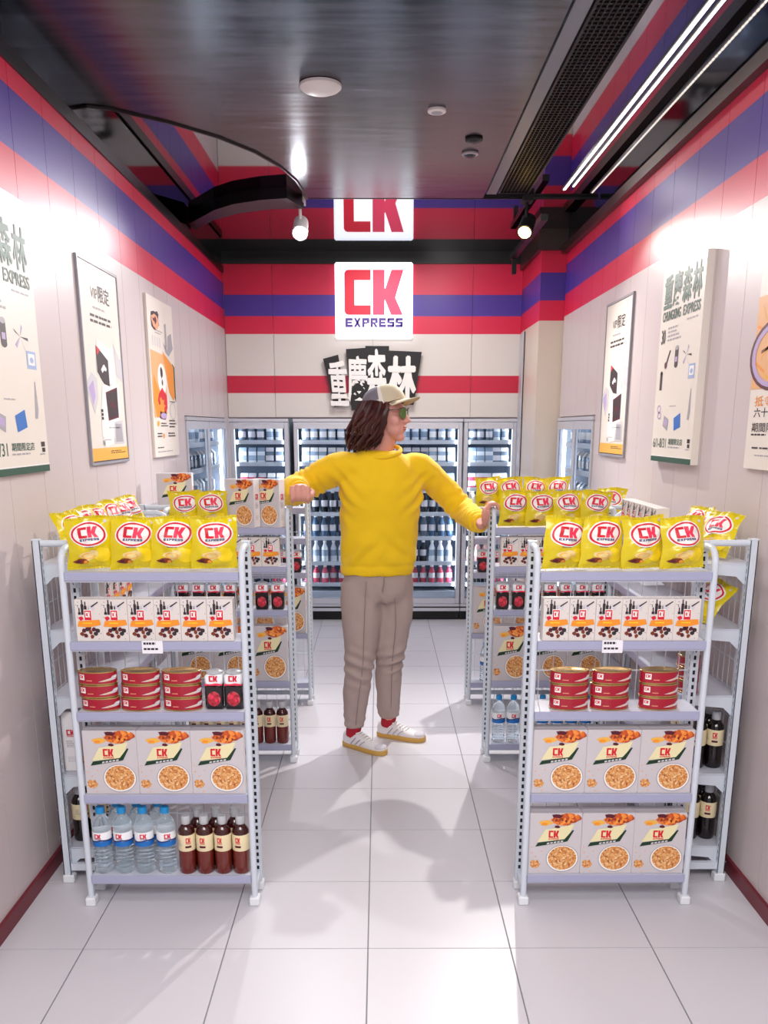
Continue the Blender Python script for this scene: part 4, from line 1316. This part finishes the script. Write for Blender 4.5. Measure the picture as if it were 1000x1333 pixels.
# -- side racks (things face the aisle)
LVS = [.125, .395, .676, .905, 1.122]
for k, (y, dz) in enumerate(((2.972, 0), (3.112, 0), (3.252, 0), (3.41, 0), (3.55, 0), (3.70, 0))):
    put(BAGS[k % 4], (-1.108 + .125, y, LVS[4] + .012), (-.42 + rnd.uniform(-.06, .06), rnd.uniform(-.05, .05), R(90) - .35 + rnd.uniform(-.12, .12)),
        '%s leaning chip bag from the camera on top of the left side rack' % ORD[k], 'chip bags leaning on the left side rack')
put(GRANOLA, (-1.030, 3.0, LVS[1] + .0006), (0, 0, R(90)), 'granola box turned sideways on the left side rack behind the front rack', 'granola boxes of the left side rack')
for k in range(4):
    put(BROWN_SHADED, (-1.108 + .045 + .06 * (k % 2), 2.95 + .065 * (k // 2), LVS[0] + .0006), (0, 0, R(60)), '%s dark bottle on the lowest shelf of the left side rack' % ['outer near', 'inner near', 'outer far', 'inner far'][k], 'dark bottles of the left side rack')
for k in range(4):
    put(COFFEE, (-1.108 + .16, 3.10 + .085 * k, LVS[3] + .0006), (0, 0, R(90)), '%s coffee box from the camera on the left side rack' % ORD[k], 'coffee boxes of the left side rack')
for k, y in enumerate((2.99, 3.12, 3.27)):
    put(BAGS[(k + 1) % 4], (1.212 - .11, y, LVS[4] + .009), (-.55 + rnd.uniform(-.05, .05), rnd.uniform(-.05, .05), R(-90) + .55 - .15 * k),
        '%s leaning chip bag from the camera on top of the right side rack' % ORD[k], 'chip bags leaning on the right side rack')
put(BAGS[2], (1.212 - .135, 3.0, LVS[3] + .010), (-.60, .1, R(-90) + .35), 'chip bag leaning on the shelf below the top of the right side rack', 'chip bags leaning on the right side rack')
for k in range(3):
    put(TIN, (1.212 - .195, 2.945, LVS[2] + .0006 + k * .043), (0, 0, R(-90)), '%s red fish tin of the single stack on the right side rack' % ['lowest', 'middle', 'topmost'][k], 'red fish tins of the right side rack')
for lv, ln in ((1, 'fourth'), (0, 'bottom')):
    for k in range(8):
        put(BROWN_SHADED, (1.212 - .042 - .060 * (k % 2), 2.955 + .066 * (k // 2), LVS[lv] + .0006), (0, 0, R(-20)), '%s %s dark bottle from camera, %s shelf of right side rack' % (ORD[k // 2], ['outer', 'inner'][k % 2], ln), 'dark bottles of the right side rack')
for k in range(6):
    put(COFFEE, (1.212 - .175, 3.42 + .083 * k, LVS[4] + .0006), (0, 0, R(-90)), '%s coffee box from the camera on top of the right side rack' % ORD[k], 'coffee boxes on top of the right side rack')

put(GRANOLA, (-1.108 + .096, 4.50, 1.1126), (0, 0, R(4)), 'granola box on the side rack by the left wall fridge', 'granola boxes of the far left side rack')
put(BAGS[1], (1.212 - .125, 4.27, 1.116), (-.2, 0, R(-30)), 'chip bag on the side rack behind the middle right rack', 'chip bags of the far right side rack')
for k in range(5):
    put(COFFEE, (-1.108 + .17, 4.25 + .085 * k, .9056), (0, 0, R(90)), '%s coffee box from camera on the far left side rack' % ORD[k], 'coffee boxes of the far left side rack')

for p in PROTO:          # the first of each kind was only a pattern
    for c in list(p.children):
        for g in list(c.children): bpy.data.objects.remove(g)
        bpy.data.objects.remove(c)
    bpy.data.objects.remove(p)

# ================================================================== PERSON
def remesh(mb, voxel, smooth_it, mat, name, fac=.5):
    me = mb.mesh('tmp'); ob = link('tmp', me)
    md = ob.modifiers.new('r', 'REMESH'); md.mode = 'VOXEL'; md.voxel_size = voxel
    if smooth_it:
        ms = ob.modifiers.new('s', 'SMOOTH'); ms.factor = fac; ms.iterations = smooth_it
    dg = bpy.context.evaluated_depsgraph_get(); dg.update()
    res = bpy.data.meshes.new_from_object(ob.evaluated_get(dg))
    bpy.data.objects.remove(ob); bpy.data.meshes.remove(me)
    res.name = name; res.materials.clear(); res.materials.append(MATS[mat])
    res.polygons.foreach_set('material_index', [0] * len(res.polygons))
    res.polygons.foreach_set('use_smooth', [True] * len(res.polygons))
    return res


def cat(pts, rad, n=5):
    """smooth a joint path"""
    pts = [Vector(p) for p in pts]; P = []; Q = []
    for i in range(len(pts) - 1):
        p0 = pts[max(i - 1, 0)]; p1 = pts[i]; p2 = pts[i + 1]; p3 = pts[min(i + 2, len(pts) - 1)]
        for k in range(n):
            t = k / n
            P.append(.5 * ((2 * p1) + (p2 - p0) * t + (2 * p0 - 5 * p1 + 4 * p2 - p3) * t * t + (3 * p1 - p0 - 3 * p2 + p3) * t ** 3))
            a, b = rad[i], rad[i + 1]
            Q.append(tuple(x + (y - x) * t for x, y in zip(a, b)) if isinstance(a, tuple) else a + (b - a) * t)
    P.append(pts[-1]); Q.append(rad[-1])
    return P, Q


def ell_ring(cx, cy, z, rx, ry, yaw, n=28, tilt=0.0, pw=2.0):
    out = []
    for i in range(n):
        a = 2 * PI * i / n
        c, s = math.cos(a), math.sin(a)
        x = rx * math.copysign(abs(c) ** (2 / pw), c); y = ry * math.copysign(abs(s) ** (2 / pw), s)
        X = cx + x * math.cos(yaw) - y * math.sin(yaw); Y = cy + x * math.sin(yaw) + y * math.cos(yaw)
        out.append(Vector((X, Y, z + tilt * x)))
    return out


YAW = R(14)
HC = Vector((.028, 4.25, 1.597))
hf = Vector((.93, -.367, 0)).normalized(); hs = Vector((-hf.y, hf.x, 0)); hz = Vector((0, 0, 1))
HM = Matrix((hf, hs, hz)).transposed()


def H(a, b, c): return HC + hf * a + hs * b + hz * c


body = MB(); k = 'skin'
# head and neck
body.ellipsoid(H(-.012, 0, .025), (.095, .076, .083), k, HM)
body.ellipsoid(H(.030, 0, -.02), (.062, .060, .085), k, HM)
body.ellipsoid(H(.040, 0, -.062), (.052, .050, .040), k, HM)
body.ellipsoid(H(.068, 0, -.092), (.026, .026, .020), k, HM)
body.ellipsoid(H(.074, 0, .030), (.018, .050, .014), k, HM)
body.tube([H(.083, 0, .022), H(.101, 0, -.002), H(.115, 0, -.019), H(.090, 0, -.029)], [.008, .010, .013, .010], k, 10)
for s in (-1, 1):
    body.ellipsoid(H(.094, s * .012, -.021), (.012, .009, .009), k, HM, 10, 8)
    body.ellipsoid(H(.055, s * .040, -.022), (.030, .020, .026), k, HM, 12, 8)
    body.ellipsoid(H(.048, s * .030, -.055), (.036, .024, .034), k, HM, 12, 8)
    body.ellipsoid(H(-.005, s * .076, -.012), (.020, .010, .032), k, HM, 12, 8)
body.ellipsoid(H(.088, 0, -.047), (.012, .022, .009), k, HM, 12, 8)
body.ellipsoid(H(.086, 0, -.061), (.013, .019, .009), k, HM, 12, 8)
body.tube([H(-.005, 0, -.04), (.015, 4.262, 1.50), (-.004, 4.275, 1.44), (-.006, 4.285, 1.37)], [.060, .061, .066, .088], k, 16)
# torso, arms and legs under the clothes
body.loft([ell_ring(-.006, 4.27, z, rx * .82, ry * .8, YAW) for z, rx, ry in ((.80, .16, .10), (.95, .165, .105), (1.10, .17, .11), (1.25, .19, .12), (1.36, .19, .10), (1.42, .09, .07))], k)
SL, EL, WL = Vector((-.160, 4.235, 1.365)), Vector((-.430, 4.335, 1.252)), Vector((-.362, 4.135, 1.272))
SR, ER, WR = Vector((.175, 4.315, 1.358)), Vector((.392, 4.385, 1.170)), Vector((.466, 4.165, 1.118))
P, Q = cat([SL, EL, WL, (-.355, 4.10, 1.275)], [.05, .036, .026, .026]); body.tube(P, Q, k, 12)
P, Q = cat([SR, ER, WR, (.465, 4.128, 1.134)], [.05, .036, .026, .026]); body.tube(P, Q, k, 12)
HPL, KL, AL = Vector((-.085, 4.25, .83)), Vector((-.098, 4.215, .445)), Vector((-.128, 4.235, .085))
HPR, KR, AR = Vector((.075, 4.295, .83)), Vector((.046, 4.300, .43)), Vector((.047, 4.385, .085))
for hp, kn, an, tl in ((HPL, KL, AL, Vector((.13, -.12, 0))), (HPR, KR, AR, Vector((.17, -.075, 0)))):
    P, Q = cat([hp, kn, an, an + Vector((0, 0, -.04))], [.07, .046, .032, .03]); body.tube(P, Q, k, 12)
    td = tl.normalized()
    body.tube([an + td * -.02 + Vector((0, 0, -.045)), an + td * .05 + Vector((0, 0, -.048)), an + td * .13 + Vector((0, 0, -.058))], [.026, .026, .018], k, 10)
# fist on the middle left rack
FC = Vector((-.354, 4.075, 1.268))
def FS(p): return FC + (Vector(p) - FC) * 1.14
body.ellipsoid(FS((-.354, 4.085, 1.276)), (.045, .039, .028), k, None, 14, 10)
body.ellipsoid(FS((-.352, 4.066, 1.272)), (.045, .022, .025), k, None, 14, 10)
for i, x in enumerate((-.385, -.364, -.343, -.323)):
    dz = (-.006, 0, -.001, -.007)[i]
    body.tube([FS(p) for p in ((x, 4.080, 1.286 + dz), (x, 4.052, 1.292 + dz), (x, 4.042, 1.272 + dz), (x + .001, 4.040, 1.250 + dz), (x + .001, 4.050, 1.238 + dz), (x + .001, 4.070, 1.240 + dz), (x + .001, 4.078, 1.252))], [.0105, .0116, .0106, .0100, .0096, .009, .008], k, 10)
body.tube([FS(p) for p in ((-.318, 4.102, 1.272), (-.304, 4.078, 1.264), (-.308, 4.050, 1.254), (-.324, 4.036, 1.250))], [.015, .0135, .0115, .009], k, 10)
# hand gripping the top of the middle right rack: palm left of the bar, fingers over it
bx_, bz_ = XC['R', 2][0] - .271, RH - .01          # the bar runs along y at this x, z
body.ellipsoid((bx_ - .036, 4.088, 1.158), (.015, .033, .045), k, Matrix.Rotation(R(-12), 3, 'X'), 14, 10)
for i, y in enumerate((4.055, 4.075, 4.094, 4.112)):
    dl = (.000, .004, .002, -.006)[i]
    body.tube([(bx_ - .030, y + .006, 1.168), (bx_ - .026, y, 1.196), (bx_ - .014, y - .002, 1.2165 + dl * .3), (bx_ + .004, y - .003, 1.2185), (bx_ + .020, y - .003, 1.208), (bx_ + .0235, y - .002, 1.190 - dl)], [.0105, .0105, .0098, .009, .0085, .0075], k, 10)
body.tube([(bx_ - .028, 4.088, 1.138), (bx_ - .030, 4.050, 1.150), (bx_ - .029, 4.034, 1.172), (bx_ - .026, 4.028, 1.192)], [.0145, .0125, .0105, .008], k, 10)
bme = remesh(body, .0048, 3, 'skin', 'person', .4)
person = link('person', bme)
tag(person, 'person in yellow sweater, taupe trousers and cap standing with arms spread between racks', 'person')
bme.transform(Matrix.Translation((0, -4.28, 0))); person.location = (0, 4.28, 0)


def pchild(name, me, parent=None):
    o = link(name, me, parent or person)
    if parent is None or parent is person: o.matrix_parent_inverse = Matrix.Translation((0, -4.28, 0))
    return o


# lips
mb = MB(); mb.ellipsoid(H(.093, 0, -.0475), (.0085, .019, .0055), 'lips', HM, 12, 8); mb.ellipsoid(H(.091, 0, -.0585), (.0085, .017, .006), 'lips', HM, 12, 8); pchild('lips', mb.mesh('lips', True))

# sweater
sw = MB(); k = 'sweater_yellow'
lv = [(.872, -.012, .172, .118), (.90, -.010, .176, .122), (.93, -.008, .181, .126), (1.0, -.004, .183, .128), (1.10, .000, .187, .130), (1.20, .004, .193, .133), (1.28, .008, .200, .130), (1.34, .010, .198, .118), (1.38, .008, .176, .100), (1.41, .004, .140, .088), (1.43, .000, .110, .082), (1.446, -.002, .092, .072)]
sw.loft([ell_ring(cx, 4.268, z, rx, ry, YAW, 32, 0, 2.3 if z < 1.3 else 2.0) for z, cx, rx, ry in lv], k)
P, Q = cat([SL + Vector((.08, 0, -.02)), SL + Vector((-.02, .005, 0)), EL + Vector((.08, -.01, .03)), EL, WL + Vector((-.025, .08, -.004)), WL + Vector((-.006, .006, 0))], [.080, .074, .073, .070, .066, .052]); sw.tube(P, Q, k, 20)
P, Q = cat([SR + Vector((-.06, 0, -.02)), SR + Vector((.02, 0, .005)), ER + Vector((-.085, 0, .09)), ER, WR + Vector((-.02, .07, .012)), WR + Vector((-.004, .012, -.002))], [.078, .070, .068, .063, .056, .044]); sw.tube(P, Q, k, 20)
sme = remesh(sw, .009, 6, k, 'sweater')


def folds(me, fns, amp_noise=.003, fr=11):
    me.update()
    nr = [v.normal.copy() for v in me.vertices]
    for v, n in zip(me.vertices, nr):
        p = v.co; d = amp_noise * noise.noise(p * fr) + amp_noise * .6 * noise.noise(p * fr * 2.3)
        for f in fns: d += f(p)
        v.co = p + n * d
    me.update()


def wrinkle(c, ax, rad, freq, amp, ph=0):
    c = Vector(c); ax = Vector(ax).normalized()
    def f(p):
        q = (p - c).length / rad
        if q > 1.6: return 0
        s = (p - c).dot(ax)
        return amp * math.exp(-q * q * 1.6) * math.sin(s * freq + ph + 2.2 * noise.noise(p * 9))
    return f


folds(sme, [wrinkle(EL + Vector((.10, 0, .02)), (1, 0, .6), .12, 190, .009), wrinkle(ER, (.5, -.4, -.7), .11, 170, .008), wrinkle(WR + Vector((-.02, .06, .01)), (.3, -.9, 0), .07, 230, .007), wrinkle((-.16, 4.2, 1.26), (.7, 0, .7), .12, 120, .008),
            wrinkle((.17, 4.25, 1.24), (-.7, 0, .7), .12, 120, .008), wrinkle((-.12, 4.15, .98), (.8, 0, -.6), .14, 75, .009), wrinkle((.10, 4.15, .99), (.7, 0, .7), .12, 80, .007),
            lambda p: -.006 * math.exp(-((p.z - .918) / .006) ** 2) if abs(p.x) < .25 else 0], .008, 7)
sweater = pchild('sweater', sme)
mb = MB(); ring = []
for i in range(29):
    a = 2 * PI * i / 28; ring.append((.000 + .098 * math.cos(a + YAW), 4.262 + .082 * math.sin(a + YAW), 1.440 + .024 * math.sin(a + YAW) + .006 * math.cos(a)))
mb.tube(ring, (.0105), k, 10, False); c_ = pchild('collar', mb.mesh('collar', True), sweater)
mb = MB(); P = [WL + Vector((-.008, .020, 0)), WL + Vector((.000, -.004, 0))]; mb.tube(P, [.047, .040], k, 18); pchild('cuff', mb.mesh('cuff', True), sweater)
mb = MB(); P = [WR + Vector((-.003, .022, -.003)), WR + Vector((.004, -.006, .004))]; mb.tube(P, [.043, .037], k, 18); pchild('cuff', mb.mesh('cuff', True), sweater)

# trousers
tr = MB(); k = 'trouser_taupe'
tr.loft([ell_ring(cx, 4.272, z, rx, ry, YAW, 28, 0, 2.3) for z, cx, rx, ry in ((.74, -.008, .150, .10), (.79, -.008, .164, .112), (.85, -.008, .168, .115), (.90, -.008, .160, .108))], k)
P, Q = cat([HPL + Vector((-.008, 0, 0)), (-.088, 4.235, .66), KL, (-.116, 4.225, .26), AL + Vector((0, 0, .025))], [(.090, .098), (.090, .096), (.071, .074), (.060, .064), (.045, .050)]); tr.tube(P, Q, k, 20)
P, Q = cat([HPR + Vector((-.002, 0, 0)), (.068, 4.292, .66), KR, (.044, 4.335, .26), AR + Vector((0, 0, .035))], [(.086, .096), (.080, .092), (.067, .072), (.060, .064), (.052, .056)]); tr.tube(P, Q, k, 20)
tme = remesh(tr, .010, 7, k, 'trousers')
folds(tme, [wrinkle(KL + Vector((0, -.05, -.02)), (.35, 0, 1), .10, 120, .013), wrinkle(KR + Vector((.03, -.05, .0)), (-.3, 0, 1), .09, 130, .013), wrinkle((0, 4.18, .77), (.9, 0, .5), .10, 90, .006), wrinkle(AL + Vector((0, 0, .06)), (.2, 0, 1), .06, 150, .008), wrinkle(AR + Vector((0, 0, .07)), (.2, 0, 1), .06, 150, .008)], .006, 9)
trousers = pchild('trousers', tme)
for pts in ([(-.062, 4.150, .85), (-.072, 4.137, .66), (-.080, 4.142, .46), (-.104, 4.160, .26), (-.118, 4.188, .13)], [(.062, 4.182, .85), (.078, 4.196, .66), (.062, 4.228, .44), (.058, 4.270, .26), (.058, 4.330, .14)]):
    P, Q = cat(pts, [.0022] * 5); mb = MB(); mb.tube(P, Q, 'trouser_seam', 6); pchild('front_seam', mb.mesh('front_seam', True), trousers)
mb = MB(); P, Q = cat([(.022, 4.148, .875), (.020, 4.146, .84), (.012, 4.152, .80)], [.003] * 3); mb.tube(P, Q, 'trouser_seam', 6); pchild('fly', mb.mesh('fly', True), trousers)

# socks and shoes
def shoe(ankle, tl, side):
    td = Vector(tl).normalized(); ts = Vector((-td.y, td.x, 0)); base = Vector((ankle.x, ankle.y, 0)) - td * .055
    def W_(a, b, c): return base + td * a + ts * b + Vector((0, 0, c))
    root = bpy.data.objects.new('sneaker', None); COL.objects.link(root); root.parent = person; root.matrix_parent_inverse = Matrix.Translation((0, -4.28, 0))
    wl = [(-.005, .020), (.015, .030), (.06, .034), (.12, .038), (.17, .043), (.215, .040), (.245, .026), (.255, .010)]
    def ringz(z, sc_): return [W_(a, w_ * sc_, z) for a, w_ in wl] + [W_(a, -w_ * sc_, z) for a, w_ in reversed(wl)]
    mb = MB(); mb.loft([ringz(.0005, .97), ringz(.004, 1.02), ringz(.022, 1.04), ringz(.026, .98)], 'shoe_gum')
    link('sole', mb.mesh('sole', True), root)
    mb = MB(); secs = []
    for a, w_, h in ((-.002, .020, .078), (.02, .031, .085), (.05, .034, .085), (.085, .035, .083), (.12, .037, .070), (.16, .041, .056), (.20, .041, .048), (.23, .034, .042), (.250, .018, .034)):
        n = 14; rg = []
        for i in range(n):
            t = PI * i / (n - 1); rg.append(W_(a, w_ * math.cos(t) * (1.0 if .3 < t < 2.8 else .98), .024 + (h - .024) * max(0, math.sin(t)) ** .75))
        secs.append(rg)
    mb.loft(secs, 'shoe_white'); up = link('upper', mb.mesh('upper', True), root)
    for q in range(3):
        a = .075 + q * .028
        for s in (-1, 1):
            mb = MB(); mb.tube([W_(a - .012, s * .0362, .030), W_(a, s * .0358, .045), W_(a + .014, s * .030, .0625 - q * .004)], [(.005, .002)] * 3, 'shoe_grey', 6); link('stripe', mb.mesh('stripe', True), root)
    for q in range(5):
        a = .092 + q * .016; h = .0845 - q * .0062
        mb = MB(); mb.tube([W_(a, -.020, h - .004), W_(a + .004, 0, h + .002), W_(a, .020, h - .004)], .0034, 'shoe_lace', 6); link('lace', mb.mesh('lace', True), root)
    mb = MB(); mb.tube([W_(.085, 0, .078), W_(.066, 0, .100), W_(.058, 0, .116)], [(.020, .007), (.022, .006), (.018, .004)], 'shoe_lace', 10); link('tongue', mb.mesh('tongue', True), root)
    mb = MB(); mb.ellipsoid(W_(.216, 0, .035), (.034, .036, .0135), 'shoe_toe', Matrix((td, ts, Vector((0, 0, 1)))).transposed()); link('toe_cap', mb.mesh('toe_cap', True), root)
    mb = MB(); P, Q = [W_(.045, 0, .06), W_(.05, 0, .085), ankle + Vector((0, 0, .02)), ankle + Vector((0, 0, .06))], [.034, .037, .039, .038]
    mb.tube(P, Q, 'sock_red', 14); s_ = pchild('sock', mb.mesh('sock', True))


shoe(AL, (.15, -.115, 0), -1); shoe(AR, (.19, -.08, 0), 1)

# hair: a mass of wavy locks below the cap
mb = MB()
mb.ellipsoid(H(-.035, 0, .02), (.088, .084, .085), 'hair_brown', HM)
mb.ellipsoid(H(-.065, -.005, -.07), (.060, .078, .075), 'hair_brown', HM)
r = random.Random(4)
for i in range(150):
    an = r.uniform(R(62), R(298)) if i > 40 else r.uniform(R(240), R(302))      # 0 = face
    a0, b0 = .092 * math.cos(an) - .012, .082 * math.sin(an)
    L = r.uniform(.12, .20) if abs(an - PI) > .9 else r.uniform(.15, .215)
    fl = r.uniform(.9, 1.45); ph = r.uniform(0, 6); wv = r.uniform(.010, .020); pts = []
    for q in range(9):
        t = q / 8
        g = 1 + (fl - 1) * math.sin(min(1, t * 1.15) * PI * .75)
        pts.append(H(a0 * g - .055 * t * t + wv * math.sin(t * 11 + ph) * t, b0 * g + wv * math.cos(t * 10 + ph) * t, .045 - L * t + .02 * (1 - t)))
    mb.tube(pts, [.010, .012, .0125, .012, .011, .010, .0085, .006, .002], 'hair_brown', 6)
pchild('hair', mb.mesh('hair', True))

# cap
TL = Matrix.Rotation(R(-15), 3, 'Y')
def CP(a, b, c): p = TL @ Vector((a, b, c)); return H(p.x - .010, p.y, p.z + .050)
mb = MB(); rows = 10; n = 36; o = 0
for j in range(rows + 1):
    t = j / rows * PI / 2
    for i in range(n):
        an = 2 * PI * i / n
        rr = math.cos(t) ** .62
        mb.v.append(tuple(CP(1.06 * .102 * rr * math.cos(an), .094 * rr * math.sin(an), .086 * math.sin(t) ** 1.15 - .012 * (1 - j / rows) * (1 - math.cos(an)) * .5)))
for j in range(rows):
    for i in range(n):
        an = abs((2 * PI * (i + .5) / n + PI) % (2 * PI) - PI)
        kk = 'cap_beige' if an < R(68) else ('cap_offwhite' if j < 2 or an < R(82) or j > 7 else 'cap_mesh')
        mb.face((j * n + i, j * n + (i + 1) % n, (j + 1) * n + (i + 1) % n, (j + 1) * n + i), kk)
capo = pchild('cap', mb.mesh('cap', True))
mb = MB(); NB = 15
def brim(z):
    out = []
    for i in range(NB):
        b = -1 + 2 * i / (NB - 1); out.append(CP(.098 * math.sqrt(max(0, 1 - (b * .80) ** 2)) + .002, .084 * b, z - .012 * b * b))
    for i in range(NB - 1, -1, -1):
        b = -1 + 2 * i / (NB - 1); out.append(CP(.098 * math.sqrt(max(0, 1 - (b * .80) ** 2)) + .012 + .066 * (1 - abs(b) ** 2.6), .084 * b, z - .012 - .010 * b * b))
    return out
mb.loft([brim(-.002), brim(.003)], 'cap_beige'); link('brim', mb.mesh('brim', True), capo)
mb = MB(); mb.ellipsoid(CP(0, 0, .086), (.006, .006, .004), 'cap_beige', None, 10, 6); link('button', mb.mesh('button', True), capo)

# sunglasses
sg = MB()
sg.tube([H(.103, -.008, .024), H(.105, 0, .026), H(.103, .008, .024)], .002, 'frame_dark', 6)
for s in (-1, 1):
    sg.tube([H(.090, s * .058, .030), H(.06, s * .074, .028), H(.0, s * .081, .020)], .0022, 'frame_dark', 6)
    sg.tube([H(.104, s * .008, .032), H(.102, s * .03, .037), H(.090, s * .058, .034)], .0022, 'frame_dark', 6)
sgo = pchild('sunglasses', sg.mesh('sunglasses', True))
for s in (-1, 1):
    mb = MB(); n = 20; rings = []
    for d_, sc_ in ((-.0012, 1), (.0012, 1)):
        rings.append([H(.1025 + d_ - .16 * (.033 + .027 * math.cos(2 * PI * i / n)) ** 1 * (.033 + .027 * math.cos(2 * PI * i / n)) / .06 * 1.2, s * (.033 + .026 * math.cos(2 * PI * i / n)), .012 + .0235 * math.sin(2 * PI * i / n)) for i in range(n)])
    mb.loft(rings, 'lens_green'); o = link('lens', mb.mesh('lens', True), sgo)
